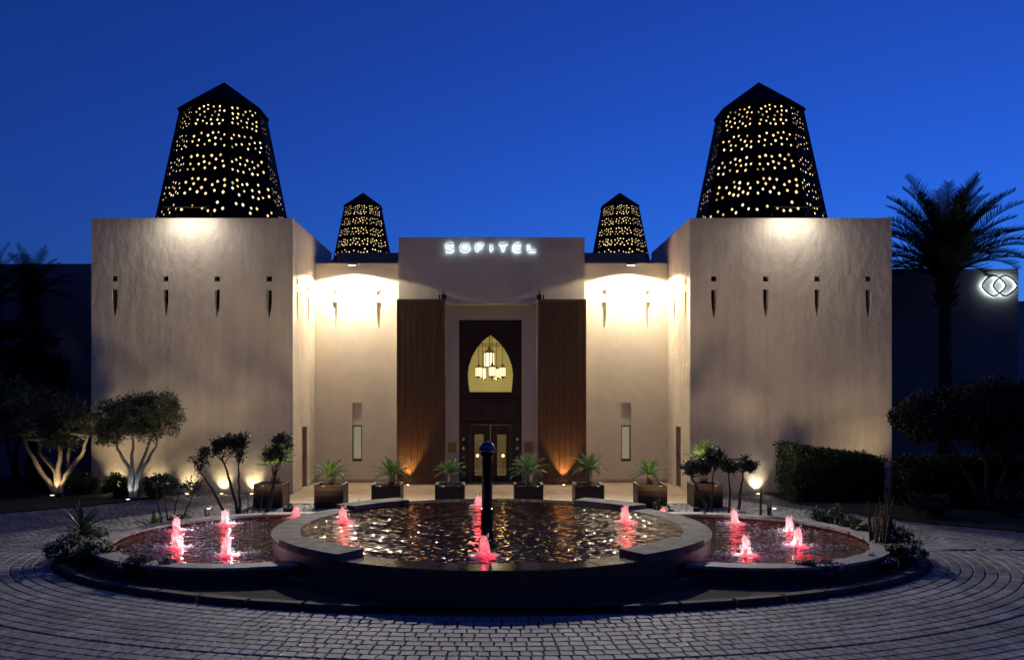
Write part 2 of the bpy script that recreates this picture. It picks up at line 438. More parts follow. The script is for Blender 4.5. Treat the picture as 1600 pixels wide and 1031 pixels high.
# ------------------------------------------------------------------ corner blocks
SIDE = {-1: 'beside the olive trees', 1: 'beside the tall palm'}
SD = {-1: 'olive-tree side', 1: 'palm side'}
def corner_block(sg):
    t = thing('corner_block', 'tall cream plaster corner block with four blade-shaped slits, ' + SIDE[sg], 'building', (sg*10.475, 28.5, 0))
    xi, xo, yf, yb, H = 6.95, 14.0, 28.5, 35.4, 9.65
    backs = []; m = MB()
    holes = []
    for u in (7.78, 9.60, 11.40, 13.18): holes += loophole(u)
    panel(m, rect(xi, xo, 0, H), holes, lambda u, v, d: (sg*u, yf+d, v), .34, backs)
    h2 = loophole(29.15)+loophole(30.95)+[rect(29.9, 30.7, .04, 2.3)]
    b2 = []
    panel(m, rect(yf, yb, 0, H), h2, lambda u, v, d: (sg*(xi+d), u, v), .22, b2)
    m.add([(sg*xo, yf, 0), (sg*xo, yb, 0), (sg*xo, yb, H), (sg*xo, yf, H)], [(0, 1, 2, 3)])
    m.add([(sg*xi, yb, 0), (sg*xo, yb, 0), (sg*xo, yb, H), (sg*xi, yb, H)], [(0, 1, 2, 3)])
    # parapet top and inner faces
    q = .3
    o_ = [(xi, yf), (xo, yf), (xo, yb), (xi, yb)]; i_ = [(xi+q, yf+q), (xo-q, yf+q), (xo-q, yb-q), (xi+q, yb-q)]
    m.add([(sg*x, y, H) for x, y in o_]+[(sg*x, y, H) for x, y in i_]+[(sg*x, y, 9.2) for x, y in i_],
          [(k, (k+1) % 4, 4+(k+1) % 4, 4+k) for k in range(4)]+[(4+k, 4+(k+1) % 4, 8+(k+1) % 4, 8+k) for k in range(4)])
    part('wall', m, plaster, t)
    part('roof', MB().add([(sg*x, y, 9.22) for x, y in i_], [(0, 1, 2, 3)]), plaster_shaded, t)
    for b in backs+b2[:4]:
        part('slit_dark_back', MB().add(b, [tuple(range(len(b)))]), dark_in, t)  # near-black plate stands in for the shade inside the slit
    d = part('side_door', MB().box(min(sg*7.03, sg*7.09), max(sg*7.03, sg*7.09), 29.905, 30.695, .045, 2.295), wood, t)
    part('door_rail', MB().box(min(sg*7.0, sg*7.03), max(sg*7.0, sg*7.03), 29.91, 30.69, 1.15, 1.30), wood_door, d)
    part('door_handle', MB().tube([(sg*6.985, 30.02, .95), (sg*6.985, 30.02, 1.12)], .014), iron, d)
    return t
for sg in (-1, 1): corner_block(sg)

# ------------------------------------------------------------------ lantern towers
def tower_meshes():
    """octagonal tapering shell with diamond holes, for a tower of base apothem 2.71 and height 5.1"""
    rr = random.Random(11)
    z0, z1, a0, a1 = 0.0, 5.15, 2.46, 1.50
    tq = math.tan(PI/8)
    shell = MB(); L = math.hypot(z1, a0-a1)
    bands = [(.825, .975, 24, .046), (.655, .765, 19, .051), (.480, .590, 19, .056), (.30, .415, 16, .061), (.165, .235, 7, .063)]
    for kf in range(8):
        A = kf*PI/4
        ca, sa = math.cos(A), math.sin(A)
        def P(u, v, d, ca=ca, sa=sa):
            f = v/L; a = a0+(a1-a0)*f - d; z = z0+(z1-z0)*f
            return (ca*a - sa*u, sa*a + ca*u, z)
        def hw(v): return (a0+(a1-a0)*v/L)*tq
        holes = []; pts = []
        for lo, hi, n, s in bands:
            c = 0; tr = 0
            while c < n and tr < 900:
                tr += 1
                v = rr.uniform(lo, hi)*L; h = hw(v)-.13; u = rr.uniform(-h, h)
                if any((u-p)**2+(v-q)**2 < (.17 if n > 20 else .2)**2 for p, q in pts): continue
                s_ = s*rr.uniform(.85, 1.12)
                pts.append((u, v)); holes.append([(u, v-s_*1.1), (u+s_*.9, v), (u, v+s_*1.1), (u-s_*.9, v)]); c += 1
        panel(shell, [(-hw(0), 0), (hw(0), 0), (hw(L), L), (-hw(L), L)], holes, P, .012)
    sec = 1/math.cos(PI/8)
    def octa(prof, cap=True): return MB().lathe([(r*sec, z) for r, z in prof], 8, a0=PI/8, cap=cap)
    core = octa([(a0-.10, .25), (a1-.10, z1-.08)])
    roof = octa([(a1-.02, z1-.03), (a1+.09, z1-.02), (a1+.09, z1+.05), (.05, z1+1.26), (.0, z1+1.30)], cap=True)
    seams = []
    for f in (.265, .447, .622, .795):
        a = a0+(a1-a0)*f
        seams.append(octa([(a-.02, z1*f-.03), (a+.018, z1*f-.03), (a+.010, z1*f+.03), (a-.02, z1*f+.03)], cap=False))
    ribs = []
    for k in range(8):
        A = PI/8+k*PI/4
        ribs.append(MB().tube([(a0*sec*math.cos(A), a0*sec*math.sin(A), 0), (a1*sec*math.cos(A), a1*sec*math.sin(A), z1)], .03, 5))
    return (shell.mesh('shell'), core.mesh('light_core'), roof.mesh('roof'), [s.mesh('seam_band') for s in seams], [r.mesh('corner_rib') for r in ribs])
TM = tower_meshes()
def tower(loc, scale, label, group):
    t = thing('lantern_tower', label, 'tower', loc, group)
    t.scale = (scale,)*3
    link('shell', TM[0], bronze, t); link('light_core', TM[1], E_core, t); link('roof', TM[2], bronze, t)
    for s in TM[3]: link('seam_band', s, seam, t)
    for s in TM[4]: link('corner_rib', s, seam, t)
for sg in (-1, 1):
    tower((sg*10.5, 32.0, 9.3), 1.0, 'large dark perforated lantern tower glowing on the corner block ' + SIDE[sg], 'lantern towers')
    tower((sg*6.85, 43.5, 10.3), .62, 'small distant perforated lantern tower above the roof, on the ' + SD[sg], 'lantern towers')

# ------------------------------------------------------------------ entrance hall
YR, YP = 32.06, 31.45     # recessed walls, portal front
hall = thing('entrance_hall', 'cream plaster entrance hall with arched window between the two corner blocks', 'building', (0, 32, 0))
def recess_wall(sg):
    m = MB(); backs = []
    holes = loophole(4.43, 7.49)+loophole(6.16, 7.49)
    win = rect(5.10, 5.48, .86, 3.17)
    panel(m, rect(3.58, 6.94, 0, 8.66), holes+[win], lambda u, v, d: (sg*u, YR+d, v), .14, backs)
    for b in backs[:4]: m.add(b, [tuple(range(len(b)))])
    # plaster infill of the tall niche above the glazing
    m.add([(sg*5.10, YR+.10, 2.28), (sg*5.48, YR+.10, 2.28), (sg*5.48, YR+.10, 3.17), (sg*5.10, YR+.10, 3.17)], [(0, 1, 2, 3)])
    m.box(min(sg*3.58, sg*6.94), max(sg*3.58, sg*6.94), YR+.16, YR+.5, 8.2, 8.655)
    m.add([(sg*3.58, YR, 8.66), (sg*6.94, YR, 8.66), (sg*6.94, YR+.5, 8.66), (sg*3.58, YR+.5, 8.66)], [(0, 1, 2, 3)])
    part('recessed_wall', m, plaster_fine, hall)
    f = MB()
    for x0, x1, z0, z1 in ((5.10, 5.135, .86, 2.28), (5.445, 5.48, .86, 2.28), (5.135, 5.445, 2.235, 2.28), (5.135, 5.445, .86, .97)):
        f.box(min(sg*x0, sg*x1), max(sg*x0, sg*x1), YR+.045, YR+.12, z0+.002, z1-.002)
    wdo = part('window', f, wood_door, hall)
    part('pane', MB().box(min(sg*5.135, sg*5.445), max(sg*5.135, sg*5.445), YR+.08, YR+.09, .97, 2.235), glass, wdo)
    part('lit_blind', MB().box(min(sg*5.12, sg*5.46), max(sg*5.12, sg*5.46), YR+.125, YR+.135, .9, 2.26), E_blind, wdo)
    part('skirting', MB().box(min(sg*3.64, sg*6.94), max(sg*3.64, sg*6.94), YR-.025, YR-.002, .03, .17), skirt_stone, hall)
for sg in (-1, 1): recess_wall(sg)
# portal wall with tall opening
m = MB()
def PP(u, v, d): return (u, YP+d, v)
panel(m, rect(-3.59, 3.59, 0, 9.55), [[(-1.80, .001), (1.75, .001), (1.75, 7.0), (-1.80, 7.0)]], PP, .62)
for s in (-1, 1): m.add([(s*3.59, YP, 0), (s*3.59, YP+5, 0), (s*3.59, YP+5, 9.55), (s*3.59, YP, 9.55)], [(0, 1, 2, 3)])
m.add([(-3.59, YP, 9.55), (3.59, YP, 9.55), (3.59, YP+5, 9.55), (-3.59, YP+5, 9.55)], [(0, 1, 2, 3)])
m.add([(-3.59, YP+5, 6.6), (3.59, YP+5, 6.6), (3.59, YP+5, 9.55), (-3.59, YP+5, 9.55)], [(0, 1, 2, 3)])
part('portal_wall', m, plaster_fine, hall)
YD = YP+.62
m = MB()
panel(m, rect(-1.85, 1.80, 0, 7.05), [[(-1.28, .001), (1.19, .001), (1.19, 6.43), (-1.28, 6.43)]], lambda u, v, d: (u, YD+d, v), .14)
part('inner_reveal', m, plaster_fine, hall)
# door surround with ogive opening
DX = -.045
og = [(-.83, 3.58), (-.88, 3.9), (-.905, 4.28), (-.86, 4.62), (-.74, 4.98), (-.54, 5.34), (-.29, 5.63), (0, 5.85)]
og = [(DX+x, z) for x, z in og]+[(DX-x, z) for x, z in og[-2::-1]]
m = MB(); door_hole = rect(DX-.80, DX+.80, .041, 2.30)
panel(m, rect(DX-1.24, DX+1.24, .04, 6.43), [og[::-1], door_hole], lambda u, v, d: (u, YD+.05+d, v), .10)
sur = part('door_surround', m, wood_door, hall)
for z0, z1, e in ((3.28, 3.36, .05), (3.37, 3.41, .03), (2.33, 2.41, .035), (6.32, 6.40, .03)):
    part('moulding', MB().box(DX-1.2, DX+1.2, YD+.05-e, YD+.048, z0, z1, .008), wood_door, sur)
for x0, x1 in ((-1.12, -.42), (-.36, .36), (.42, 1.12)):
    part('raised_panel', MB().box(DX+x0, DX+x1, YD+.028, YD+.048, 2.52, 3.20, .01), wood_door, sur)
for s in (-1, 1):
    part('pilaster', MB().box(DX+s*.87-.025, DX+s*.87+.025, YD+.02, YD+.048, .06, 2.30, .008), wood_door, sur)
    for z in (.32, .68, 1.03, 1.38, 1.74):
        x = DX+s*1.06
        part('diamond_stud', MB().add([(x-.065, YD+.046, z), (x, YD+.046, z-.075), (x+.065, YD+.046, z), (x, YD+.046, z+.075), (x, YD+.028, z)],
             [(0, 1, 4), (1, 2, 4), (2, 3, 4), (3, 0, 4)]), white_m if z > 1.2 else brass, sur)
wn = part('arched_window', MB().add([(x, YD+.11, z) for x, z in og], [tuple(range(len(og)))]), glass, hall)
fr_ = MB()
fr_.tube([(x, YD+.045, z) for x, z in og]+[(og[0][0], YD+.045, og[0][1])], .018, 5)
part('arch_trim', fr_, wood_door, wn)
for s in (-1, 1):
    m = MB(); a, b = sorted((DX+s*.01, DX+s*.795)); c, d = sorted((DX+s*.27, DX+s*.62))
    panel(m, rect(a, b, .05, 2.29), [rect(c, d, .30, 1.92)], lambda u, v, dd: (u, YD+.09+dd, v), .05)
    lf = part('door_leaf', m, wood_door, hall)
    part('pane', MB().box(c, d, YD+.112, YD+.118, .30, 1.92), glass, lf)
    part('pull_handle', MB().tube([(DX+s*.10, YD+.04, .75), (DX+s*.10, YD+.04, 1.55)], .017), brass, lf)
for x0, x1 in ((-1.71, -1.38), (1.29, 1.62)):
    part('plaque', MB().box(x0, x1, YD-.02, YD-.002, 1.20, 1.62, .005), brass, hall)
# carved sliding panels
for s in (-1, 1):
    x0, x1 = sorted((s*1.775, s*3.635))
    pn = part('sliding_panel', MB().box(x0, x1, YP-.20, YP-.10, .06, 7.15), wood_door, hall)
    n = 7; wd = (x1-x0-.22)/n
    for k in range(n):
        a = x0+.11+k*wd
        part('carved_plank', MB().box(a+.006, a+wd-.006, YP-.225, YP-.198, .34, 7.02, .008), wood, pn)
    for a in (x0, x1-.105):
        part('stile', MB().box(a, a+.105, YP-.235, YP-.198, .065, 7.145, .008), wood, pn)
    part('bottom_rail', MB().box(x0+.107, x1-.107, YP-.235, YP-.198, .065, .33, .008), wood, pn)
    part('top_rail', MB().box(x0+.107, x1-.107, YP-.235, YP-.198, 7.03, 7.145, .008), wood, pn)
    bx = s*1.83
    part('hanger_bracket', MB().box(bx-.09, bx+.09, YP-.16, YP-.01, 7.15, 7.33).box(bx+s*.02-.02, bx+s*.02+.02, YP-.13, YP-.05, 7.33, 7.47).box(bx+s*.17-.025, bx+s*.17+.025, YP-.13, YP-.05, 7.15, 7.33), iron, pn)
# roof rim and hall behind
m = MB().box(-7.6, -3.60, 40.0, 40.4, 7.5, 10.47).box(3.60, 7.6, 40.0, 40.4, 7.5, 10.47).box(-3.6, 3.6, 40.0, 40.4, 7.5, 10.46)
part('rear_parapet', m, plaster_shaded, hall)
part('hall_roof', MB().box(-6.93, -3.60, YR+.51, 39.99, 8.2, 8.30).box(3.60, 6.93, YR+.51, 39.99, 8.2, 8.30), plaster_shaded, hall)
part('rear_roof', MB().box(-9, 9, 40.41, 48, 10.05, 10.2), plaster_shaded, hall)
# lit lobby behind the glass
m = MB(); x0, x1, y0, y1, z1 = -3.2, 3.1, YD+.30, 38.2, 6.5
m.add([(x0, y0, .03), (x1, y0, .03), (x1, y1, .03), (x0, y1, .03), (x0, y0, z1), (x1, y0, z1), (x1, y1, z1), (x0, y1, z1)],
      [(4, 7, 6, 5), (2, 3, 7, 6), (0, 4, 7, 3), (1, 2, 6, 5)])
part('lobby_walls', m, lobby_m, hall)
part('lobby_dado', MB().add([(x0+.01, y0, .05), (x0+.01, y1-.02, .05), (x1-.01, y1-.02, .05), (x1-.01, y0, .05), (x0+.01, y0, 3.2), (x0+.01, y1-.02, 3.2), (x1-.01, y1-.02, 3.2), (x1-.01, y0, 3.2)], [(0, 1, 5, 4), (1, 2, 6, 5), (2, 3, 7, 6)]), skirt_stone, hall)
part('lobby_floor', MB().add([(x0, YD+.1, .045), (x1, YD+.1, .045), (x1, y1, .045), (x0, y1, .045)], [(0, 1, 2, 3)]), lobby_floor, hall)
lamp('lobby_light', 'POINT', (0, 35.3, 4.0), 110, (1, .90, .60), hall, radius=.35)

# hanging lanterns in the lobby
def pendant(x, y, z, s, label):
    t = thing('pendant_lantern', label, 'lantern', (x, y, z), 'lanterns hanging in the lobby')
    h, r = .20*s, .155*s
    gl = MB().lathe([(r*.96, -h), (r*.96, h)], 8, (x, y, z)); part('glass', gl, E_glass, t)
    for k in range(8):
        a = 2*PI*k/8; part('glazing_bar', MB().tube([(x+r*math.cos(a), y+r*math.sin(a), z-h), (x+r*math.cos(a), y+r*math.sin(a), z+h)], .011*s, 4), brass, t)
    part('cap', MB().lathe([(r*1.12, h), (r*1.05, h+.03*s), (.045*s, h+.12*s), (.05*s, h+.16*s), (.015*s, h+.22*s)], 8, (x, y, z)), brass, t)
    part('base', MB().lathe([(.012*s, -h-.20*s), (.03*s, -h-.17*s), (.012*s, -h-.14*s), (.04*s, -h-.10*s), (r*1.08, -h-.02*s), (r*1.1, -h)], 8, (x, y, z)), brass, t)
    part('chain', MB().tube([(x, y, z+h+.2*s), (x, y, 6.49)], .010, 5), iron, t)
PY = 34.5
sgs = .0271
def pxp(px, py, D): return ((px-768)*D/1273, 3.4+(620-py)*D/1273)
for px, py, dy, s, lb in ((764.5, 562, 0, 1.42, 'largest brass lantern hanging highest behind the arched window'),
                      (748, 581, -.3, .9, 'small brass lantern at the edge of the cluster, olive-tree side'),
                      (754, 582, .5, .88, 'small brass lantern set back on the olive-tree side of the cluster'),
                      (769, 580.5, -.6, .92, 'small brass lantern hanging right below the largest lantern'),
                      (776, 583, .5, .86, 'small brass lantern set back on the palm side of the cluster'),
                      (785, 581, -.2, .9, 'small brass lantern at the edge of the cluster, palm side')):
    x, z = pxp(px, py, PY+dy); pendant(x, PY+dy, z, s, lb)
solo('hanging_rail', MB().tube([(-.75, PY-.25, 5.62), (.62, PY-.25, 5.62)], .013, 5).tube([(-.75, PY+.1, 5.56), (.62, PY+.1, 5.56)], .013, 5)
     .tube([(-.06, PY-.25, 5.62), (-.06, PY-.25, 6.495)], .01, 5).tube([(-.06, PY+.1, 5.56), (-.06, PY+.1, 6.495)], .01, 5),
     iron, 'thin iron double rail above the hanging lanterns', 'rail', (0, PY, 5.6))
for px in (746, 786):
    x, z = pxp(px, 712, 36.0)
    t = thing('table_lamp', 'small amber table lamp seen through the door pane, on the %s' % ('olive-tree side' if px < 760 else 'palm side'), 'lamp', (x, 36, .045))
    part('stand', MB().lathe([(.11, .045), (.11, .07), (.02, .09), (.02, z-.06), (.05, z-.04)], 10, (x, 36, 0)), brass, t)
    part('bulb', MB().lathe([(.02, -.05), (.055, -.02), (.055, .03), (.0, .08)], 10, (x, 36, z)), E_bulb, t, True)

# ------------------------------------------------------------------ backlit sign letters and emblem
ZS = 9.14
sign = thing('backlit_sign', 'halo-lit hotel name in thin dark letters on the portal wall', 'sign', (0, YP, ZS))
def arcpts(cx, cz, rx, rz, a0, a1, n=10): return [(cx+rx*math.cos(R(a0+(a1-a0)*i/n)), cz+rz*math.sin(R(a0+(a1-a0)*i/n))) for i in range(n+1)]
H2, W2 = .135, .14
def superell(cx, cz, a, b, p, n=40):
    out = []
    for i in range(n+1):
        th = 2*PI*i/n; c, s = math.cos(th), math.sin(th)
        r = (abs(c)**p+abs(s)**p)**(-1/p); out.append((cx+a*r*c, cz+b*r*s))
    return out
letters = {
 'S': (702.5, [[(.13, .095), (.09, .128), (.03, .137), (-.05, .135), (-.11, .115), (-.13, .075), (-.10, .035), (-.03, .012), (.05, -.012), (.11, -.04), (.135, -.08), (.11, -.115), (.05, -.135), (-.03, -.137), (-.10, -.125), (-.14, -.09)]]),
 'O': (726.5, [superell(0, 0, .165, .145, 1.45)]),
 'F': (750.0, [[(-.12, -.135), (-.12, .135), (.13, .135)], [(-.12, .01), (.07, .01)]]),
 'I': (767.5, [[(0, -.135), (0, .135)]]),
 'T': (786.0, [[(-.15, .135), (.15, .135)], [(0, .135), (0, -.135)]]),
 'E': (808.0, [[(.13, .13), (-.12, .13), (-.12, -.13), (.13, -.13)], [(-.12, 0), (.09, 0)]]),
 'L': (831.0, [[(-.12, .135), (-.12, -.135), (.14, -.135)]]),
}
for ch, (px, strokes) in letters.items():
    x = (px-768)*YP/1273
    fa = MB(); bk = MB()
    for st in strokes:
        fa.tube([(x+u, YP-.085, ZS+v) for u, v in st], .021, 6)
        bk.tube([(x+u, YP-.040, ZS+v) for u, v in st], .011, 5)
    lo = part('letter', fa, iron, sign)
    part('halo_light', bk, E_led, lo)
YW = 34.2
x0 = (1558.5-768)*YW/1273; z0 = 3.4+(620-447)*YW/1273
emb = thing('backlit_emblem', 'glowing emblem of two interlocked rounded diamonds on the dim wall behind the palm', 'sign', (x0, YW, z0))
for s in (-1, 1):
    pts = superell(x0+s*.235, z0, .50, .43, 1.4, 48)
    lo = part('diamond_outline', MB().tube([(u, YW-.13, v) for u, v in pts], .036, 6), iron, emb)
    part('halo_light', MB().tube([(u, YW-.07, v) for u, v in pts], .015, 5), E_led, lo)

# ------------------------------------------------------------------ side walls of the hotel
solo('side_wall', MB().box(14.02, 22.12, YW, YW+.5, 0, 8.77), plaster_shaded, 'dim plaster wall behind the tall palm carrying the glowing emblem', 'wall', (18, YW, 0))
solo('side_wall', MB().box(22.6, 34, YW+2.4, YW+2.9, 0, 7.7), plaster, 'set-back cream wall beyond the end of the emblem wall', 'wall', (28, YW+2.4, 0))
solo('side_wall', MB().box(-36, -14.02, YW, YW+.5, 0, 8.98), plaster_shaded, 'long dim plaster wall behind the dark garden palms', 'wall', (-20, YW, 0))

# ------------------------------------------------------------------ light fixtures of the building
def flood(loc, label):
    x, y, z = loc
    t = thing('floodlight', label, 'floodlight', loc, 'floodlights on the roof edges')
    part('housing', MB().box(x-.16, x+.16, y-.05, y+.05, z+.015, z+.07, .01), iron, t)
    part('lens', MB().box(x-.14, x+.14, y-.035, y+.035, z+.008, z+.014), E_warm, t)
    return t
for sg in (-1, 1):
    t = flood((sg*5.35, 31.25, 8.43), 'small floodlight washing the recessed wall with blade slits, ' + SD[sg])
    part('arm', MB().tube([(sg*5.35, 31.28, 8.47), (sg*5.35, YR-.005, 8.47)], .018, 6), iron, t)
    lamp('wash', 'SPOT', (sg*5.35, 31.25, 8.41), 1250, WARM, t, (sg*5.35, 31.25, 0), 156, .12, .06)
    lamp('forecourt_beam', 'SPOT', (sg*5.35, 31.22, 8.41), 4500, (1, .94, .87), t, (sg*1.5, 14.0, 0), 92, .8, .05)
    x, y, z = sg*10.45, 27.78, 9.86
    t = thing('light_bar', 'slim light bar on the parapet of the corner block ' + SIDE[sg], 'floodlight', (x, y, z), 'floodlights on the roof edges')
    part('housing', MB().box(x-.8, x+.8, y-.035, y+.035, z, z+.05, .01), iron, t)
    for q in (-.6, .6):
        part('arm', MB().tube([(x+q, y+.03, z+.025), (x+q, 28.62, z+.025), (x+q, 28.62, 9.65)], .012, 6), iron, t)
    l = lamp('wash', 'AREA', (x, y, z-.01), 55, (1, .93, .83), t, (x, y+.9, 0))
    l.data.shape = 'RECTANGLE'; l.data.size = 1.5; l.data.size_y = .05

def ground_light(x, y, z, energy, col, target, size, label, lens=None, blend=.6, group='in-ground spotlights', r=.07):
    t = thing('ground_spotlight', label, 'spotlight', (x, y, z), group)
    part('ring', MB().lathe([(r*1.35, 0), (r*1.35, .018), (r*.95, .022), (r*.95, .012)], 14, (x, y, z), cap=False), iron, t)
    part('lens', MB().lathe([(r*.95, .010), (r*.9, .017), (0, .02)], 14, (x, y, z)), lens or E_warm, t)
    lamp('beam', 'SPOT', (x, y, z+.05), energy, col, t, target, size, blend, .03 if size < 98 else .1)
    return t
# added fill lamps at the outer corners, then uplights along the block bases
for sg in (-1, 1):
    x = sg*14.0; y = 26.4
    t = thing('added_fill_light', 'added low fill light at the outer corner of the block ' + SIDE[sg], 'floodlight', (x, y, .06), 'added fill lights')
    part('stake', MB().lathe([(.05, .06), (.05, .08), (.018, .09), (.018, .17)], 8, (x, y, 0)), iron, t)
    part('housing', MB().box(x-.09, x+.09, y-.05, y+.04, .15, .27, .01), iron, t)
    lamp('flood', 'SPOT', (x, y+.08, .25), 240, (1, .76, .45), t, (sg*11.6, 28.5, 3.8), 92, 1.0, .2)
for px, lb in ((180, 'behind the hedge at the outer corner'), (243, 'behind the clipped shrub'), (293, 'between the olive tree and the leaning shrub tree'), (347, 'behind the leaning shrub trees'), (394, 'behind the planter')):
    x = (px-768)*28.3/1273
    ground_light(x, 28.24, .055 if x < -10.75 else .032, 60, (1, .80, .45), (x, 28.5, .55), 84, 'in-ground uplight at the olive-side block foot, '+lb, blend=1.0)
ground_light((1184-768)*28.3/1273, 28.24, .032, 55, (1, .90, .66), ((1184-768)*28.3/1273, 28.5, .55), 84, 'round in-ground uplight at the foot of the palm-side corner block', blend=1.0)
for sg in (-1, 1):
    ground_light(sg*8.5, 24.5, .032, 95, (1, .76, .45), (sg*8.6, 28.5, 2.6), 100, 'added wide fill light in the driveway facing the block '+SIDE[sg], blend=1.0)  # added lamps that fill the lower inner part of the blocks
for x, sd in ((-3.18, 'olive-tree side'), (2.75, 'palm side')):
    ground_light(x, 30.98, .042, 300, (1, .58, .22), (x, 31.24, 2.6), 64, 'in-ground uplight before the carved wooden panel on the '+sd)
# added fill lamps hidden behind the pool rims light the block fronts
for sg in (-1, 1):
    for x, y, wh in ((4.05, 23.3, 'nearest the pool axis'), (5.85, 23.25, 'nearest the end of the bed')):
        x *= sg
        t = thing('added_fill_light', 'added low fill light behind the %s pool, %s' % ('olive-side' if sg < 0 else 'palm-side', wh), 'floodlight', (x, y, .03), 'added fill lights')
        part('stake', MB().lathe([(.05, .03), (.05, .05), (.018, .06), (.018, .14)], 8, (x, y, 0)), iron, t)
        part('housing', MB().box(x-.09, x+.09, y-.05, y+.04, .12, .24, .01), iron, t)
        lamp('flood', 'SPOT', (x, y+.08, .22), 640, (1, .76, .45), t, (sg*12.0, 28.5, 9.0), 84, 1.0, .25)

# ------------------------------------------------------------------ fountain
fo = thing('fountain', 'round stone fountain with two lower side pools in the forecourt', 'fountain', (CX, CY, 0))
RO, RI = 4.65, 4.12
wz = .575
part('central_wall', MB().arc(CX, CY, RI, RO, 0, 360, .0, .56, 96), pool_wall_m, fo)
part('overflow_step', MB().arc(CX, CY, RO+.003, 4.98, 195, 345, .0, .21, 60), pool_wall_m, fo)
part('pool_floor', MB().lathe([(RI, .20), (0, .20)], 64, (CX, CY, 0), cap=False), pool_floor_m, fo)
# ledge stones (wet in front and behind, dry at the sides) and the four raised copings
def ring_stones(name, cx, cy, r0, r1, a0, a1, z0, z1, n, m, jit=0.0, gap=.10, seg=4):
    st = (a1-a0)/n
    for i in range(n):
        part(name, MB().arc(cx, cy, r0, r1+random.uniform(-.004, .004), a0+i*st+gap, a0+(i+1)*st-gap, z0, z1+random.uniform(-.003, .003), seg, jit), m, fo)
ring_stones('wet_ledge_stone', CX, CY, RI-.02, RO+.03, 236, 304, .562, .585, 6, wet_ledge_m)
ring_stones('wet_ledge_stone', CX, CY, RI-.02, RO+.03, 58, 122, .562, .585, 6, wet_ledge_m)
ring_stones('ledge_stone', CX, CY, RI-.02, RO+.03, 146, 211, .562, .60, 6, ledge_m)
ring_stones('ledge_stone', CX, CY, RI-.02, RO+.03, -31, 34, .562, .60, 6, ledge_m)
for a0, a1 in ((211, 236), (304, 329), (122, 146), (34, 58)):
    ring_stones('raised_coping', CX, CY, RI-.05, RO+.06, a0, a1, .562, .70, 2, ledge_m, gap=.03, seg=8)
wat = part('central_water', MB().lathe([(RI+.02, wz+.008), (0, wz+.008)], 96, (CX, CY, 0), cap=False), water_c, fo)
SR = 3.5
wzs = .30
for sg in (-1, 1):
    cx = sg*4.9
    # angle range of the side pool that lies outside the central pool
    def free(a): return math.hypot(cx+SR*math.cos(R(a)), SR*math.sin(R(a))) > RO+.06
    lim = max(a for a in range(0, 180) if free(a if sg > 0 else 180-a))
    a0, a1 = (-lim, lim) if sg > 0 else (180-lim, 180+lim)
    part('side_wall', MB().arc(cx, CY, SR-.28, SR-.03, a0, a1, 0, .33, 60), pool_wall_m, fo)
    ring_stones('coping_stone', cx, CY, SR-.38, SR+.02, a0, a1, .332, .385, 17, coping_m, jit=.012 if sg < 0 else .03, gap=.06)
    # crescent floor and water
    N = 72; fl = MB(); wt = MB()
    for mb_, z, rr_ in ((fl, .06, SR-.20), (wt, wzs, SR-.20)):
        vs = []; 
        for i in range(N+1):
            a = R(a0+(a1-a0)*i/N); vs.append((cx+rr_*math.cos(a), CY+rr_*math.sin(a), z))
        p0, p1 = vs[0], vs[-1]
        aa0 = math.atan2(p0[1]-CY, p0[0]); aa1 = math.atan2(p1[1]-CY, p1[0])
        if sg < 0: aa0 %= 2*PI; aa1 %= 2*PI
        inn = [((RO-.01)*math.cos(aa0+(aa1-aa0)*i/N), CY+(RO-.01)*math.sin(aa0+(aa1-aa0)*i/N), z) for i in range(N+1)]
        mb_.add(vs+inn, [(i, i+1, N+2+i, N+1+i) for i in range(N)])
    part('side_pool_floor', fl, pool_floor_side, fo)
    part('side_water', wt, water_s, fo)
# column with mirror ball
col = thing('fountain_column', 'dark polished column topped by a mirror ball in the central pool', 'column', (-.1, CY, .2))
part('shaft', MB().lathe([(.135, .2), (.135, .95), (.118, .96), (.112, 2.06), (.085, 2.10)], 24, (-.1, CY, 0)), steel_dark, col, False)
part('ball', MB().lathe([(.185*math.sin(PI*i/24)+1e-5, 2.245-.185*math.cos(PI*i/24)) for i in range(25)], 32, (-.1, CY, 0), cap=False), sphere_m, col, True)

# bubbling jets
def jet_mesh(seed, h):
    rr = random.Random(seed); m = MB()
    prof = [(.105, -.02), (.10, .05), (.085, .25), (.078, .5), (.070, .75), (.045, .92), (.012, 1.0)]
    n = 12; vs = []; fs = []
    ph = [rr.uniform(0, 6.28) for _ in range(4)]
    lean = (rr.uniform(-.03, .03), rr.uniform(-.02, .02))
    for r, z in prof:
        for i in range(n):
            a = 2*PI*i/n
            q = r*(1+.20*math.sin(3*a+ph[0]+z*3)+.14*math.sin(5*a+ph[1]-z*5)+rr.uniform(-.14, .14))
            vs.append((q*math.cos(a)+lean[0]*z*z, q*math.sin(a)+lean[1]*z*z, z*h*(1+(rr.uniform(-.04, .04) if z > .3 else 0))))
    for k in range(len(prof)-1):
        for i in range(n): fs.append((k*n+i, k*n+(i+1) % n, (k+1)*n+(i+1) % n, (k+1)*n+i))
    m.add(vs, fs)
    for _ in range(46):      # thrown droplets and broken strands
        a = rr.uniform(0, 6.28); z = rr.uniform(.15, 1.12)*h; q = rr.uniform(.07, .14)*(1.25-.6*z/h); d = rr.uniform(.006, .016)
        x, y = q*math.cos(a), q*math.sin(a); l = d*rr.uniform(1, 3.2)
        m.add([(x-d, y, z), (x+d, y, z), (x, y-d, z), (x, y+d, z), (x, y, z+l), (x, y, z-l)],
              [(0, 2, 4), (2, 1, 4), (1, 3, 4), (3, 0, 4), (2, 0, 5), (1, 2, 5), (3, 1, 5), (0, 3, 5)])
    return m.mesh('foam_column', smooth=True)
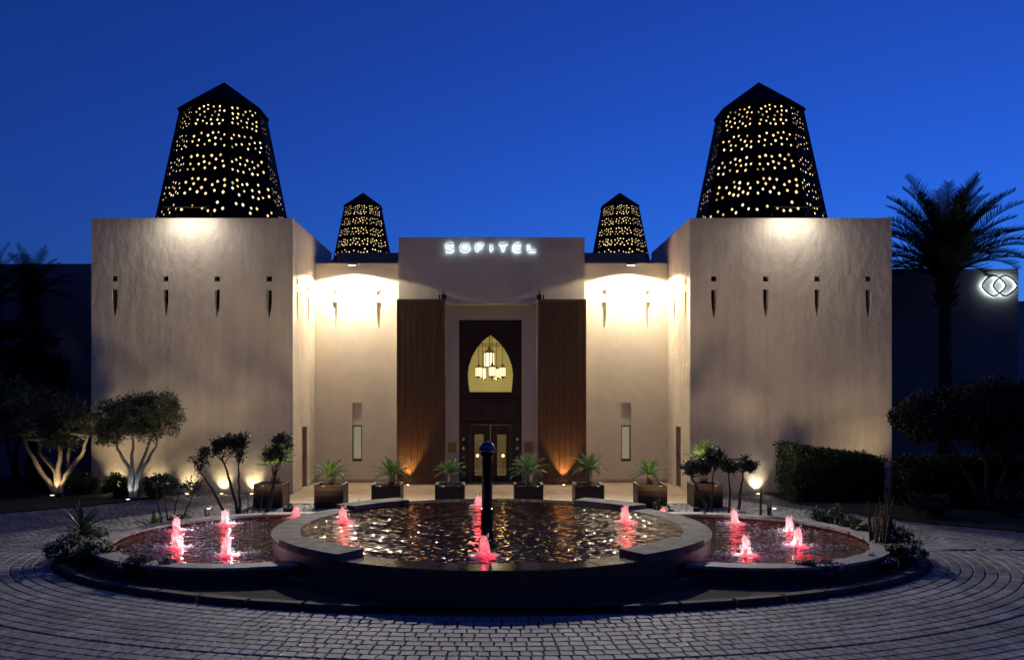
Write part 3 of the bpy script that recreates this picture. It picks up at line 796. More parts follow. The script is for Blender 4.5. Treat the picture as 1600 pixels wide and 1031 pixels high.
def glint_mesh(seed, spread, count):
    """thin white flecks standing in for glints on the water round the jet"""
    rr = random.Random(seed); m = MB()
    for _ in range(count):
        r = .12+abs(rr.gauss(0, spread)); a = rr.uniform(0, 2*PI)
        x, y = 1.35*r*math.cos(a), r*math.sin(a)
        L, W = rr.uniform(.010, .045), rr.uniform(.007, .017); t = rr.uniform(-.5, .5); z = rr.uniform(.006, .014)
        c, s = math.cos(t), math.sin(t)
        m.add([(x+c*L, y+s*L, z), (x-s*W, y+c*W, z), (x-c*L, y-s*L, z), (x+s*W, y-c*W, z), (x, y, z+.012)], [(0, 1, 4), (1, 2, 4), (2, 3, 4), (3, 0, 4)])
    return m.mesh('glint_flecks')
def collar_mesh(seed):
    rr = random.Random(seed); m = MB(); n = 26; vs = []; fs = []
    for k, (r, z) in enumerate(((.10, .05), (.14, .038), (.185, .022), (.235, .004))):
        for i in range(n): 
            q = r*(1+(rr.uniform(-.12, .12) if k else 0)); a = 2*PI*i/n
            vs.append((1.15*q*math.cos(a), q*math.sin(a), z+rr.uniform(-.012, .012)*(k < 3)))
    for k in range(3):
        for i in range(n): fs.append((k*n+i, k*n+(i+1) % n, (k+1)*n+(i+1) % n, (k+1)*n+i))
    return m.add(vs, fs).mesh('foam_collar', smooth=True)
RED = (1, .018, .03)
def bubbler(x, y, z, h, where, flecks, seed):
    t = thing('water_jet', 'red-lit bubbling water jet ' + where, 'water jet', (x, y, z), 'red-lit jets in the fountain')
    link('foam_column', jet_mesh(seed, h), jet_m, t)
    link('foam_collar', collar_mesh(seed), jet_m, t)
    link('nozzle', MB().lathe([(.035, -.1), (.035, h*.32), (.028, h*.34)], 10).mesh('nozzle'), iron, t)
    if flecks: link('glint_flecks', glint_mesh(seed, *flecks), white_m, t)['kind'] = 'stuff'
    ROOT[t.name] = Vector((x, y, z))
    lamp('red_lamp', 'POINT', (x, y-.075, z+.05), 1.5, RED, t, radius=.02)
    lamp('red_glow', 'POINT', (x, y, z+h*.62), .55, (1, .045, .07), t, radius=.03)
    if flecks and flecks[1] > 80: lamp('fleck_fill', 'POINT', (x+.05, y+.17, z+.08), 6.0, (.85, .92, 1), t, radius=.02)  # added white lamp that brightens the flecks
    lamp('under_lamp', 'POINT', (x+.12, y-.22, z-.10), 10.0, RED, t, radius=.03)
bubs = [(-.13, 14.5, wz, .36, 'in the central pool, on the side away from the doors', (.10, 40)), (-3.34, 18.4, wz, .33, 'in the central pool, olive-tree side', (.10, 30)),
        (3.02, 18.4, wz, .36, 'in the central pool, palm side', (.10, 30)), (-.33, 21.1, wz, .24, 'in the central pool, nearest the doors', None),
        (-7.25, 18.75, wzs, .34, 'in the olive-side pool, nearest the big-leaved plant', (.42, 260)), (-6.45, 16.7, wzs, .38, 'in the olive-side pool, second nearest the agave', (.42, 300)),
        (-6.45, 19.75, wzs, .36, 'in the olive-side pool, nearest the leaning shrub trees', (.40, 220)), (-5.18, 15.9, wzs, .42, 'in the olive-side pool, at the front by the raised coping', (.42, 240)),
        (-5.0, 20.85, wzs, .30, 'in the olive-side pool, nearest the outermost planter', (.2, 40)),
        (5.94, 19.9, wzs, .36, 'in the palm-side pool, nearest the shrub trees', (.20, 90)), (4.96, 15.9, wzs, .40, 'in the palm-side pool, at the front by the raised coping', (.36, 220)),
        (6.80, 18.6, wzs, .34, 'in the palm-side pool, nearest the back planting', (.36, 200)), (6.32, 16.85, wzs, .40, 'in the palm-side pool, nearest the reeds', (.42, 280)),
        (4.40, 20.85, wzs, .26, 'in the palm-side pool, nearest the outermost planter', (.2, 30))]
for i, b in enumerate(bubs): bubbler(*b, seed=i+3)

# ------------------------------------------------------------------ planted island
bed = thing('planting_bed', 'oval planting bed with low stone kerb around the fountain', 'planting bed', (CX, CY, 0))
N = 120; vs = [(CX+EA*math.cos(2*PI*i/N), CY+EB*math.sin(2*PI*i/N), .10) for i in range(N)]
part('soil', MB().add(vs, [tuple(range(N))]), soil_m, bed)
NK = 56
for i in range(NK):
    a0, a1 = 2*PI*i/NK+.004, 2*PI*(i+1)/NK-.004
    am = (a0+a1)/2
    if math.hypot(EA*math.cos(am), EB*math.sin(am)) < 5.45: continue
    V = []; 
    for j in range(4):
        a = a0+(a1-a0)*j/3; x, y = EA*math.cos(a), EB*math.sin(a); n_ = Vector((EB*math.cos(a), EA*math.sin(a))).normalized()
        for d, z in ((.0, 0), (.17, 0), (.17, .11), (.15, .13), (.0, .13)): V.append((CX+x+n_.x*d, CY+y+n_.y*d, z))
    F = []
    for j in range(3): F += [(j*5+q, j*5+(q+1) % 5, j*5+5+(q+1) % 5, j*5+5+q) for q in range(5)]
    F += [(4, 3, 2, 1, 0), (15, 16, 17, 18, 19)]
    part('kerb_stone', MB().add(V, F), kerb_m, bed)

# ------------------------------------------------------------------ vegetation helpers
def leaves(clumps, size, seed, aspect=.38, jitter=1.0, droop=0.0):
    """many small folded leaves spread through clumps: (centre, radii, count)"""
    rg = np.random.default_rng(seed); P = []
    for c, r, n in clumps:
        d = rg.normal(size=(n, 3)); d /= np.linalg.norm(d, axis=1)[:, None]
        rad = rg.uniform(.25, 1, n)**.55
        P.append(np.array(c)+d*rad[:, None]*np.array(r))
    P = np.concatenate(P); n = len(P)
    a = rg.normal(size=(n, 3)); a[:, 2] += .25-droop; a /= np.linalg.norm(a, axis=1)[:, None]
    b = rg.normal(size=(n, 3)); b -= (a*b).sum(1)[:, None]*a; b /= np.linalg.norm(b, axis=1)[:, None]
    L = (size*rg.uniform(.6, 1.25, n))[:, None]; W = L*aspect*.5
    v = np.empty((n, 4, 3)); v[:, 0] = P; v[:, 1] = P+a*L*.5+b*W; v[:, 2] = P+a*L; v[:, 3] = P+a*L*.5-b*W
    return v.reshape(-1, 3), n
def leaf_mesh(name, clumps, size, seed, aspect=.38, **k):
    v, n = leaves(clumps, size, seed, aspect, **k)
    me = bpy.data.meshes.new(name)
    me.vertices.add(len(v)); me.vertices.foreach_set('co', v.ravel())
    me.loops.add(4*n); me.loops.foreach_set('vertex_index', np.arange(4*n))
    me.polygons.add(n); me.polygons.foreach_set('loop_start', np.arange(0, 4*n, 4)); me.polygons.foreach_set('loop_total', np.full(n, 4))
    me.update(); me.validate()
    return me
def scatter(ells, per, k, seed, cr=.35):
    """break ellipsoids into many smaller clumps so the outline is uneven"""
    rr = random.Random(seed); out = []
    for c, r in ells:
        for _ in range(k):
            while True:
                d = [rr.uniform(-1, 1) for _ in range(3)]
                if .1 < sum(q*q for q in d) < 1: break
            s = cr*rr.uniform(.6, 1.25)
            out.append(([c[i]+d[i]*r[i]*.86 for i in range(3)], [s, s, s*.8], int(per*rr.uniform(.5, 1.4))))
    return out
def bend(p, q, k=4, amt=.06, seed=0):
    rr = random.Random(seed); p, q = Vector(p), Vector(q); L = (q-p).length; o = []
    for i in range(k+1):
        f = i/k; j = 0 if i in (0, k) else amt*L
        o.append(p.lerp(q, f)+Vector((rr.uniform(-j, j), rr.uniform(-j, j), rr.uniform(-j, j)*.4)))
    return o
def tree(name, label, base, limbs, ells, nleaf, lsize, seed, bm, lm, cat='tree', group=None, k=22, cr=.35, r0=.1, aspect=.38):
    """limbs: list of lists of points from the base; the last point lies inside the crown"""
    base = Vector(base)
    t = thing(name, label, cat, base, group)
    tr = MB()
    for i, lb in enumerate(limbs):
        pts = []
        for a, b in zip(lb[:-1], lb[1:]): pts += bend(a, b, 4, .035, seed*31+i)[(1 if pts else 0):]
        n = len(pts); rr0 = r0*(1-.1*i/len(limbs))
        tr.tube(pts, [rr0*(1-.68*j/(n-1)) for j in range(n)], 8)
        rr = random.Random(seed*7+i)
        tip = pts[-1]
        for _ in range(5):
            e = rr.choice(ells); d = Vector([rr.uniform(-.7, .7)*q for q in e[1]])
            st = pts[-1-rr.randrange(0, 2)]
            tr.tube(bend(st, Vector(e[0])+d, 3, .08, rr.randrange(999)), [rr0*.30, rr0*.24, rr0*.16, rr0*.08], 5)
    part('trunk', tr, bm, t, True)
    cl = scatter(ells, max(4, nleaf//(k*len(ells))), k, seed, cr)
    me = leaf_mesh('crown', [([c[i]-base[i] for i in range(3)], r, n) for c, r, n in cl], lsize, seed, aspect)
    link('crown', me, lm, t)
    return t
def shrub(name, label, base, r, n, size, seed, lm, petals=None, cat='shrub', group=None, k=16, aspect=.5, cr=None):
    base = Vector(base); t = thing(name, label, cat, base, group)
    st = MB()
    rr = random.Random(seed)
    for _ in range(6):
        st.tube(bend(base+Vector((rr.uniform(-.2, .2)*r[0], rr.uniform(-.2, .2)*r[1], -.02)), base+Vector((rr.uniform(-.7, .7)*r[0], rr.uniform(-.7, .7)*r[1], r[2]*rr.uniform(.8, 1.5))), 3, .05, seed), [.012, .010, .008, .004], 5)
    part('stems', st, bark_dark, t)
    cl = scatter([((0, 0, r[2]), r)], n//k, k, seed, cr or min(r)*.5)
    cl = [((c[0], c[1], max(c[2], .05)), q, m_) for c, q, m_ in cl]
    me = leaf_mesh('foliage', cl, size, seed, aspect); link('foliage', me, lm, t)
    if petals:
        pm, pn, ps = petals
        d = np.random.default_rng(seed+5).normal(size=(pn, 3)); d /= np.linalg.norm(d, axis=1)[:, None]; d[:, 2] = abs(d[:, 2])
        me = leaf_mesh('blossom', [((x*r[0], y*r[1], r[2]+z*r[2]*.95), (ps*.6,)*3, 4) for x, y, z in d], ps, seed+1, .8); link('blossom', me, pm, t)['kind'] = 'stuff'
    return t

# ------------------------------------------------------------------ olive trees
def P3(px, py, D): return Vector(((px-768)*D/1273, D, 3.4+(620-py)*D/1273))
D = 28.0
tA = tree('olive_tree', 'wide olive tree with several pale trunks lit warm from below, standing on the lawn', P3(90, 774, D),
     [[P3(92, 774, D), P3(70, 745, D), P3(45, 705, D-.4), P3(35, 680, D-.5)], [P3(91, 774, D), P3(88, 738, D), P3(62, 705, D+.2), P3(58, 670, D+.4)],
      [P3(92, 774, D), P3(91, 735, D), P3(94, 700, D-.3), P3(88, 665, D-.3)], [P3(95, 774, D+.2), P3(101, 745, D+.3), P3(108, 700, D+.4), P3(112, 670, D+.6)],
      [P3(96, 774, D), P3(103, 742, D), P3(128, 710, D-.3), P3(138, 680, D-.5)]],
     [((-15.3, D, 2.75), (1.4, 1.3, 1.05)), ((-16.7, D, 3.0), (1.3, 1.2, 1.3)), ((-14.6, D-.2, 2.5), (.8, .9, .95)), ((-17.9, D, 2.6), (1.1, 1.2, 1.6))],
     36000, .12, 21, bark_pale, leaf_olive, k=75, cr=.36, r0=.12)
ground_light(-14.85, 27.55, .06, 60, (1, .80, .48), (-14.95, 28.0, 1.1), 75, 'in-ground spotlight lighting the pale trunks of the wide olive tree')
D = 26.8
tB = tree('olive_tree', 'olive tree with a rounded clipped double crown before the corner block', P3(208, 784, D),
     [[P3(204, 784, D), P3(203, 735, D), P3(183, 700, D-.2), P3(178, 670, D-.2)], [P3(206, 784, D), P3(206, 730, D), P3(208, 690, D), P3(205, 660, D)],
      [P3(211, 784, D), P3(215, 738, D), P3(232, 695, D+.2), P3(240, 660, D+.2)], [P3(213, 784, D), P3(219, 740, D), P3(244, 698, D-.2), P3(255, 660, D-.3)]],
     [((-12.4, D, 2.55), (.82, .8, .80)), ((-11.0, D, 2.75), (.92, .85, .95)), ((-11.7, D, 2.8), (.7, .8, .7))],
     30000, .10, 22, bark_pale, leaf_olive, k=70, cr=.29, r0=.085)
ground_light(-11.80, 26.45, .06, 26, (.62, .80, 1), (-11.82, 26.8, .8), 70, 'cool white in-ground spotlight lighting the clipped double-crowned olive tree', E_blue)

# clipped shrubs and hedges
for px, D, r, lb, sd in ((185, 27.3, (.62, .42, .38), 'low clipped green shrub beside the trunk of the double-crowned olive', 31), (247, 27.0, (.62, .42, .38), 'low clipped green shrub by the wall uplights', 32),
                     (128, 28.0, (.62, .5, .40), 'low dark shrub between the two olive trees', 33), (60, 28.9, (.9, .6, .45), 'low dark shrub behind the wide olive tree', 34)):
    shrub('clipped_shrub', lb, ((px-768)*D/1273, D, .06), r, 3600, .085, sd, leaf_hedge, k=26, cr=.2)
def hedge(label, x0, x1, y0, y1, za, zb, n, seed):
    t = thing('hedge', label, 'hedge', ((x0+x1)/2, (y0+y1)/2, .05))
    b = Vector(t.location); rr = random.Random(seed); cl = []
    for _ in range(n//60):
        f = rr.random(); x = x0+(x1-x0)*f; zt = za+(zb-za)*f
        s = rr.random()
        if s < .5: p = (x, y0+.12, rr.uniform(.15, zt))
        elif s < .85: p = (x, rr.uniform(y0, y1), zt-.08)
        else: p = (x0+.1, rr.uniform(y0, y1), rr.uniform(.15, za))
        cl.append(((p[0]-b.x, p[1]-b.y, p[2]-b.z), (.22, .14, .16), 60))
    link('foliage', leaf_mesh('foliage', cl, .10, seed, .5), leaf_hedge, t)
    core = MB().add([(x0+.15, y0+.15, .05), (x1, y0+.15, .05), (x1, y1, .05), (x0+.15, y1, .05), (x0+.15, y0+.15, za-.12), (x1, y0+.15, zb-.12), (x1, y1, zb-.12), (x0+.15, y1, za-.12)],
                    [(4, 5, 6, 7), (0, 1, 5, 4), (1, 2, 6, 5), (2, 3, 7, 6), (3, 0, 4, 7)])
    part('branches', core, bark_dark, t)
hedge('tall clipped hedge at the corner of the palm-side block', 9.62, 12.6, 26.0, 27.4, 1.83, 1.42, 16000, 41)
hedge('long low hedge running past the palm trunk', 12.7, 23, 24.6, 25.8, 1.50, 1.65, 30000, 42)
D = 24.0
tree('garden_tree', 'wide dark bushy tree above the long hedge, before the emblem wall', (14.6, D, .05),
     [[(14.5, D, .05), (13.9, D, 1.3), (13.2, D, 2.5)], [(14.6, D, .05), (14.6, D, 1.4), (14.4, D+.2, 2.8)], [(14.7, D, .05), (15.2, D, 1.4), (15.6, D-.2, 2.8)], [(14.8, D, .05), (16.0, D, 1.5), (16.8, D, 2.8)]],
     [((13.4, D, 2.85), (1.25, 1.1, .85)), ((14.9, D, 3.15), (1.4, 1.2, .90)), ((16.4, D, 3.1), (1.4, 1.2, 1.0)), ((12.6, D, 2.75), (.75, .8, .6)), ((15.6, D, 2.35), (1.8, 1.1, .8))],
     52000, .13, 43, bark_dark, leaf_dark, k=60, cr=.33, r0=.09)
D = 22.6
for px, z, r, sd, lb in ((1450, .06, (.9, .5, .35), 44, 'low dark ground shrub on the lawn before the long hedge'), (1585, .06, (.8, .5, .4), 45, 'low glossy shrub at the lawn edge below the wide bushy tree')):
    shrub('ground_shrub', lb, ((px-768)*D/1273, D, z), r, 2600, .09, sd, leaf_dark)

# ------------------------------------------------------------------ palms
def frond_geo(m, base, az, el, L, droop, nl, ll, lw, rr, vee=.5, start=.12):
    """one pinnate frond: a curved rachis with two rows of leaflets"""
    base = Vector(base); h = Vector((math.cos(az), math.sin(az), 0)); side = Vector((-math.sin(az), math.cos(az), 0))
    pts = []; p = base.copy(); e = el; n = 10
    for i in range(n+1):
        pts.append(p.copy()); p = p+(h*math.cos(e)+Vector((0, 0, 1))*math.sin(e))*(L/n); e -= droop/n*(.5+1.0*i/n)
    m.tube(pts, [lw*.9*(1-.8*i/n) for i in range(n+1)], 4, cap=False)
    for i in range(nl):
        f = start+(1-start)*(i+.5)/nl
        q = f*n; a = int(min(q, n-1)); c = pts[a].lerp(pts[a+1], q-a); d = (pts[a+1]-pts[a]).normalized()
        up = side.cross(d).normalized()
        if up.z < 0: up = -up
        l = ll*(1-.65*abs(2*f-1)**2.0)*rr.uniform(.85, 1.1)
        for s in (-1, 1):
            dr = (side*s*.85+d*.75+up*vee*rr.uniform(.6, 1.2)-Vector((0, 0, .12*rr.random()))).normalized()
            wv = d*lw*.9
            tip = c+dr*l
            m.add([c-wv, c+wv, c+dr*l*.55+wv*.7, tip, c+dr*l*.55-wv*.7], [(0, 1, 2, 3, 4)])
def date_palm(name, label, base, zc, nf, L, seed, group=None, lean=(0, 0), skirt=True, r=.2, ll=.42, lw=.016, nl=36):
    x, y = base; t = thing(name, label, 'palm', (x, y, 0), group); rr = random.Random(seed)
    tr = MB(); n = 26; pts = []; rad = []
    for i in range(n+1):
        f = i/n; pts.append((x+lean[0]*math.sin(f*PI*.5), y, f*zc)); rad.append(r*(1.15-.25*f)*(1.06 if i % 2 else .95)*(1+(.55 if f > .86 else 0)))
    part('trunk', tr.tube(pts, rad, 12), bark_dark, t)
    tp = pts[-1]
    if skirt:
        sk = MB()
        for _ in range(70):
            a = rr.uniform(0, 6.28); z = zc-rr.uniform(-.1, 1.3)
            p = Vector((tp[0]+r*1.1*math.cos(a), y+r*1.1*math.sin(a), z)); q = p+Vector((math.cos(a)*rr.uniform(.12, .35), math.sin(a)*rr.uniform(.12, .35), rr.uniform(.1, .4)))
            sk.tube([p, p.lerp(q, .5)+Vector((0, 0, -.03)), q], [.05, .035, .012], 4)
        part('frond_stubs', sk, bark_dark, t)
    for i in range(nf):
        m = MB(); f = (i+.5)/nf; az = i*2.39996+rr.uniform(-.25, .25)
        el = R(88-62*f)+rr.uniform(-.1, .1)
        frond_geo(m, (tp[0]+.1*math.cos(az), y+.1*math.sin(az), zc+.05-.3*f), az, el, L*rr.uniform(.85, 1.08)*(1-.2*f), R(46)+R(30)*f, nl, ll, lw, rr)
        part('frond', m, leaf_palm, t)
D = 31.0
xp, zp = pxp(1477, 425, D)
date_palm('date_palm', 'tall date palm with full crown standing before the emblem wall', (xp, D), zp, 66, 3.8, 51, lean=(-.0, 0), r=.22, ll=.64, lw=.026, nl=54)
for px, py, D, nf, L, sd, lb in ((48, 462, 32.3, 30, 2.0, 52, 'dark garden palm reaching above the dim wall, nearest the corner block'), (-15, 470, 31.6, 30, 2.2, 53, 'dark garden palm at the far end of the dim wall')):
    x, z = pxp(px, py, D); date_palm('garden_palm', lb, (x, D), z, nf, L, sd, r=.17, ll=.4)
D = 30.5
tree('garden_tree', 'dark leafy tree under the garden palms behind the wide olive', P3(25, 770, D), [[P3(25, 770, D), P3(28, 650, D), P3(30, 560, D)], [P3(24, 770, D), P3(10, 640, D), P3(-10, 540, D)]],
     [((-17.6, D, 5.2), (1.2, 1.0, 1.3)), ((-18.6, D, 4.2), (1.2, 1.0, 1.3)), ((-16.6, D, 4.0), (.9, .8, 1.2))], 12000, .20, 54, bark_dark, leaf_dark, k=30, cr=.4, aspect=.5)

# ------------------------------------------------------------------ planters with cycads and fan palms
pl_x = [-6.80, -4.93, -3.20, -1.27, 1.13, 2.97, 4.88, 6.60]
ordn = ['nearest the doors', 'second from the doors', 'third from the doors', 'outermost, beside the shrub trees']
planter_parts = None
def planter(x, y, lb):
    t = thing('planter_box', 'square dark wooden planter box, ' + lb, 'planter', (x, y, .03), 'planter boxes before the entrance')
    w2, h = .43, .68
    for (ax, ay, bx, by) in ((-w2, -w2, w2, -w2+.05), (-w2, w2-.05, w2, w2), (-w2, -w2+.05, -w2+.05, w2-.05), (w2-.05, -w2+.05, w2, w2-.05)):
        for k in range(4):
            part('board', MB().box(x+ax, x+bx, y+ay, y+by, .03+k*.165, .03+k*.165+.160, .006), planter_wood, t)
    for sx in (-1, 1):
        for sy in (-1, 1):
            part('corner_post', MB().box(x+sx*(w2-.02)-.032, x+sx*(w2-.02)+.032, y+sy*(w2-.02)-.032, y+sy*(w2-.02)+.032, .03, .03+h, .006), planter_wood, t)
    r_ = MB()
    for a in ((-w2-.02, -w2-.02, w2+.02, -w2+.06), (-w2-.02, w2-.06, w2+.02, w2+.02), (-w2-.02, -w2+.06, -w2+.06, w2-.06), (w2-.06, -w2+.06, w2+.02, w2-.06)):
        r_.box(x+a[0], x+a[2], y+a[1], y+a[3], .03+h-.005, .03+h+.03)
    part('rim', r_, planter_wood, t)
    part('soil', MB().box(x-w2+.052, x+w2-.052, y-w2+.052, y+w2-.052, .5, .03+h-.05), soil_m, t)
def cycad(x, y, z, s, seed, lb, th=.34):
    t = thing('cycad', 'stiff green cycad with a short trunk in the planter ' + lb, 'cycad', (x, y, z), 'cycads in the planter boxes'); rr = random.Random(seed)
    n = 9
    part('trunk', MB().tube([(x+rr.uniform(-.008, .008), y, z+th*s*i/n) for i in range(n+1)], [s*(.095+.012*(i % 2)) for i in range(n+1)], 10), bark, t)
    nf = 26
    for i in range(nf):
        m = MB(); f = (i+.5)/nf; az = i*2.39996+rr.uniform(-.2, .2)
        frond_geo(m, (x+.04*math.cos(az), y+.04*math.sin(az), z+th*s), az, R(82-78*f), s*.62*rr.uniform(.85, 1.08), R(48)+R(20)*f, 20, .15*s, .0115, rr, vee=.35, start=.15)
        part('frond', m, leaf_cycad, t)
def fan_palm(x, y, z, seed, lb, th, hgt):
    t = thing('fan_palm', 'young fan palm in the planter ' + lb, 'palm', (x, y, z)); rr = random.Random(seed)
    part('trunk', MB().tube([(x, y, z), (x+.03, y, z+th*.5), (x+.05, y, z+th)], [.15, .13, .10], 10), bark_dark, t)
    top = Vector((x+.05, y, z+th))
    for i in range(13):
        az = i*2.4+rr.uniform(-.3, .3); el = R(85-85*(i/13)); L = hgt*rr.uniform(.75, 1.0)*.55
        d = Vector((math.cos(az)*math.cos(el), math.sin(az)*math.cos(el), math.sin(el))); hub = top+d*L
        m = MB(); m.tube([top, hub], [.012, .008], 5)
        side = d.cross(Vector((0, 0, 1))); side = side.normalized() if side.length > .05 else Vector((1, 0, 0)); up = side.cross(d)
        for k in range(19):
            a = R(-105+210*k/18); dr = (d*math.cos(a)+side*math.sin(a)+up*.12*rr.uniform(-1, 1)).normalized(); l = hgt*.62*(1-.25*abs(k-9)/9)*rr.uniform(.9, 1.08)
            tx = dr.cross(up).normalized()*.020
            m.add([hub, hub+dr*l*.5+tx, hub+dr*l+Vector((0, 0, -.03)), hub+dr*l*.5-tx], [(0, 1, 2, 3)])
        part('fan_leaf', m, leaf_fan, t)
PYD = 25.1
for i, x in enumerate(pl_x):
    sd = 'olive-tree side' if x < 0 else 'palm side'
    k = 3-i if x < 0 else i-4
    lb = ordn[k] + ', ' + sd
    y = PYD+(.12 if k == 3 else 0)
    planter(x, y, lb)
    if k == 3: fan_palm(x+(.10 if x < 0 else -.05), y, .66, 60+i, lb, .62 if x < 0 else .72, .75)
    else: cycad(x+(.02, .0, .14, .0, .02, .04, .0, 0)[i], y, .66, (1, .98, 1.1, .80, 1.12, .98, .98, 1)[i], 60+i, lb, (.3, .3, .3, .5, .36, .5, .36, .3)[i])
    lx = x+(.28 if i >= 4 else -.20); 
    ground_light(lx, y-.28, .66, 3.5, (1, .88, .62), (x+.02, y+.05, 1.35), 100, 'tiny lit spotlight on the soil of the planter '+lb, group='planter spotlights', r=.035)

# ------------------------------------------------------------------ shrub trees behind the pools
D = 21.75
def small_tree(label, pts, ells, seed, n=900, r0=.055, size=.10):
    base = P3(*pts[0], D); base.z = .1
    limb = [base]+[P3(*p, D) for p in pts[1:]]
    E = [((P3(cx, cy, D).x, D, P3(cx, cy, D).z), (rx, rx*.9, rz)) for cx, cy, rx, rz in ells]
    tree('shrub_tree', label, base, [limb], E, n, size, seed, bark_dark, leaf_dark, 'small tree', 'small trees behind the pools', k=12, cr=.15, r0=r0, aspect=.36)
small_tree('leaning dark shrub tree with a small sparse crown, farthest from the planter', [(357, 802), (335, 770), (314, 738)], [(313, 722, .24, .34), (318, 708, .17, .22)], 71, 700, .05)
small_tree('dark shrub tree with a broad leafy crown over a slanting trunk', [(374, 802), (360, 755), (347, 715)], [(346, 698, .30, .26), (364, 690, .30, .30)], 72, 1500, .055)
small_tree('dark upright shrub tree with a wispy crown beside the broad-crowned one', [(377, 802), (374, 760), (373, 722)], [(374, 702, .22, .34), (378, 688, .14, .26)], 73, 800, .05)
small_tree('dark shrub tree with a dense crown rising before the fan palm planter', [(412, 798), (425, 770), (430, 735)], [(428, 712, .30, .34), (440, 696, .24, .32)], 74, 1600, .075)
small_tree('dark shrub tree leaning over the palm-side fan palm planter', [(1112, 798), (1090, 765), (1079, 742)], [(1082, 726, .26, .25), (1098, 730, .2, .2)], 75, 1500, .05)
small_tree('slender dark shrub tree with the highest round crown on the palm side', [(1113, 798), (1113, 760), (1116, 730)], [(1120, 714, .28, .24), (1108, 718, .2, .2)], 76, 1500, .035)
small_tree('dark shrub tree with a bent trunk and small round crown', [(1139, 800), (1141, 765), (1138, 740)], [(1139, 727, .22, .2)], 77, 1000, .042)
small_tree('dark shrub tree with forked trunk and flat-topped crown, nearest the wall uplight', [(1151, 798), (1158, 762), (1162, 735)], [(1160, 724, .28, .24), (1170, 727, .18, .18)], 78, 1500, .05)

# ------------------------------------------------------------------ planting in the island
def sword_plant(label, loc, n, L, wd, seed, name='agave', cat='agave', lm=leaf_sword, spread=1.0, th=0.0):
    t = thing(name, label, cat, loc); rr = random.Random(seed); b = Vector(loc)
    if th > 0: part('stem', MB().tube([b, b+Vector((0, 0, th))], [.07, .05], 8), bark_dark, t)
    b = b+Vector((0, 0, th))
    for i in range(n):
        az = i*2.39996+rr.uniform(-.3, .3); el = R(85-70*spread*(i/n))+rr.uniform(-.1, .1); l = L*rr.uniform(.75, 1.1)
        h = Vector((math.cos(az), math.sin(az), 0)); s = Vector((-math.sin(az), math.cos(az), 0)); p = b.copy(); e = el; vs = []; k = 7
        for j in range(k+1):
            f = j/k; w_ = wd*(.55+.9*f if f < .4 else 1.52*(1-f)*.98+.01)
            nrm_ = Vector((0, 0, 1))*math.cos(e)-h*math.sin(e)
            vs += [p-s*w_+nrm_*w_*.35, p.copy(), p+s*w_+nrm_*w_*.35]
            p = p+(h*math.cos(e)+Vector((0, 0, 1))*math.sin(e))*(l/k); e -= R(62)*spread/k
        fs = []
        for j in range(k): o = j*3; fs += [(o, o+1, o+4, o+3), (o+1, o+2, o+5, o+4)]
        part('leaf', MB().add(vs, fs), lm, t, True)
    return t
sword_plant('spiky agave with long arching leaves at the end of the oval bed', (-8.55, 17.0, .1), 36, 1.0, .05, 81, th=.42, spread=1.2)
for x, y, r, pm, sd, lb in ((-8.5, 16.4, (.5, .4, .26), petal_white, 82, 'mound of pale flowers at the foot of the agave'), (-7.75, 15.95, (.5, .32, .22), petal_white, 83, 'mound of pale flowers along the olive-side pool wall'),
                      (-8.62, 17.5, (.38, .5, .28), petal_white, 84, 'leafy mound behind the agave by the kerb'), (-6.3, 14.85, (.6, .3, .2), petal_purple, 85, 'low purple flowers below the olive-side pool wall'),
                      (8.55, 17.0, (.45, .5, .32), petal_white, 86, 'mound of pale flowers beside the tall reeds'), (8.62, 17.75, (.36, .45, .30), petal_red, 87, 'mound of red flowers by the kerb beyond the reeds'),
                      (8.1, 16.05, (.5, .32, .2), petal_white, 88, 'low flowering mound before the tall reeds'), (5.9, 14.72, (.55, .28, .18), petal_purple, 89, 'low purple flowers below the palm-side pool wall'),
                      (7.3, 15.45, (.45, .25, .13), petal_purple, 90, 'low dark flowering mound between the purple flowers and the reeds')):
    shrub('flower_mound', lb, (x, y, .1), r, 2200, .065, sd, leaf_hedge, (pm, 80, .042), 'flowers', k=30)
t = sword_plant('broad-leaved plant with upright paddle leaves behind the agave', (-8.1, 19.6, .1), 9, .62, .085, 91, 'paddle_plant', 'plant', leaf_cycad, .6)
sword_plant('low strappy plant behind the rim of the olive-side pool', (-7.35, 21.0, .1), 26, .62, .02, 92, 'strappy_plant', 'plant', leaf_sword, 1.0)
shrub('ground_shrub', 'small leafy shrub beside the strappy plant', (-7.9, 20.6, .1), (.3, .2, .18), 700, .07, 93, leaf_dark)
tree('shrub_tree', 'dark many-stemmed shrub between the agave and the leaning shrub trees', (-7.95, 20.1, .1),
     [[(-8.1, 20.1, .1), (-8.25, 20.1, .8), (-8.3, 20.1, 1.25)], [(-7.95, 20.1, .1), (-8.05, 20.1, .7), (-8.15, 20.2, 1.3)], [(-7.85, 20.1, .1), (-7.8, 20.1, .7), (-7.7, 20.2, 1.2)], [(-7.8, 20.1, .1), (-7.5, 20.1, .7), (-7.3, 20.1, 1.15)]],
     [((-8.1, 20.1, 1.3), (.5, .35, .2)), ((-7.4, 20.1, 1.15), (.35, .3, .18))], 900, .085, 94, bark_dark, leaf_dark, 'small tree', 'small trees behind the pools', k=14, cr=.14, r0=.028)
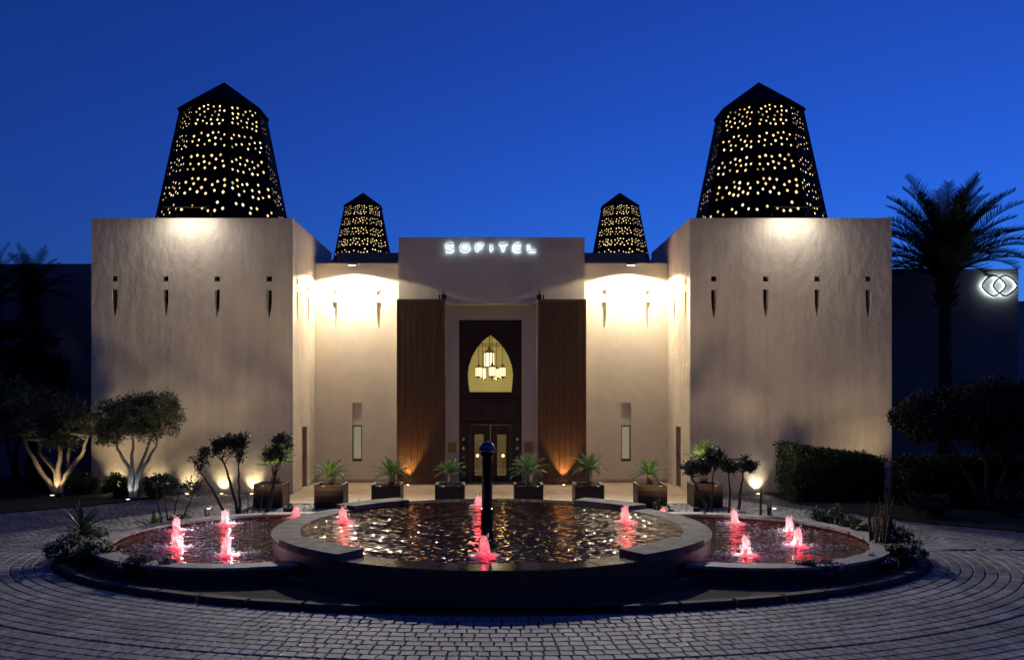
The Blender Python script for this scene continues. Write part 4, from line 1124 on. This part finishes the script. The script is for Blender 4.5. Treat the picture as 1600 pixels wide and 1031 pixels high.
def reeds(label, loc, n, h, spread, seed, r=.012):
    t = thing('reed_clump', label, 'reeds', loc); rr = random.Random(seed)
    for _ in range(n):
        a = rr.uniform(0, 6.28); q = spread*rr.random()**.6; b = Vector(loc)+Vector((q*math.cos(a), q*math.sin(a), 0)); hh = h*rr.uniform(.55, 1.05)
        tip = b+Vector((rr.uniform(-.16, .16)*hh, rr.uniform(-.1, .1)*hh, hh))
        part('reed', MB().tube([b, b.lerp(tip, .5)+Vector((rr.uniform(-.02, .02), 0, 0)), tip], [r, r*1.15, r*.25], 5), reed_m, t)
reeds('tall stiff reeds standing at the palm-side end of the bed', (8.15, 17.0, .1), 34, 1.2, .3, 101, .02)
for px, D, n, h, lb in ((391, 22.2, 2, .75, 'two thin reeds before the outermost olive-side planter'), (403, 22.0, 1, .85, 'single thin reed beside the dense dark shrub tree'), (557, 23.3, 2, .62, 'two thin reeds behind the raised coping on the olive-tree side'),
                        (976, 23.3, 2, .40, 'two short reeds behind the raised coping on the palm side'), (1187, 21.9, 4, 1.05, 'tall thin reeds before the palm-side wall uplight'), (1204, 21.7, 4, .8, 'leaning thin reeds beside the palm-side pool rim'), (747, 23.6, 2, .65, 'two thin reeds in line with the entrance doors')):
    reeds(lb, ((px-768)*D/1273, D, .1 if D < 22.9 else .02), n, h, .09, int(px), .016)
for px, D, r, lb, sd in ((453, 22.35, (.16, .14, .2), 'small leafy shrub before the gap between the olive-side planters', 111), (651, 23.4, (.12, .1, .08), 'tiny leafy plant behind the pool on the olive-tree side', 112),
                     (1031, 22.5, (.26, .2, .27), 'leafy shrub before the third planter on the palm side', 113), (1047, 22.3, (.14, .12, .19), 'small sparse shrub beside the outermost palm-side planter', 114)):
    shrub('ground_shrub', lb, ((px-768)*D/1273, D, .06), r, 420, .075, sd, leaf_hedge, k=14)
for x, y, r, sd, lb in ((8.35, 20.2, (.5, .4, .32), 115, 'loose leafy shrub at the back of the bed before the hedge'), (8.45, 19.2, (.4, .4, .26), 116, 'leafy shrub behind the rim of the palm-side pool'), (8.5, 18.5, (.3, .35, .22), 117, 'low leafy plant between the pool rim and the reeds')):
    shrub('ground_shrub', lb, (x, y, .1), r, 1500, .085, sd, leaf_hedge, (petal_white, 10, .03), k=22)

# ------------------------------------------------------------------ small things on the paving
for px, py, lb in ((409, 948, 'small unlit metal floor fitting on the paving, olive-tree side'), (1158, 958, 'small unlit metal floor fitting on the paving, palm side')):
    D = 1273*3.4/(py-620); x = (px-768)*D/1273
    solo('floor_fitting', MB().box(x-.06, x+.06, D-.06, D+.06, .02, .048, .008), coping_m, lb, 'fitting', (x, D, .03))
D = 1273*3.4/(906-620); x = (1496-768)*D/1273
petal_yellow = mat('dry_yellow_leaf', (.45, .33, .06), .6, .2, 9)
solo('fallen_leaf', MB().add([(x-.08, D, .036), (x-.02, D+.03, .05), (x+.07, D+.01, .04), (x-.01, D-.03, .045)], [(0, 1, 2, 3)]), petal_yellow, 'dry yellow leaf fallen on the grey paving', 'leaf', (x, D, .03))
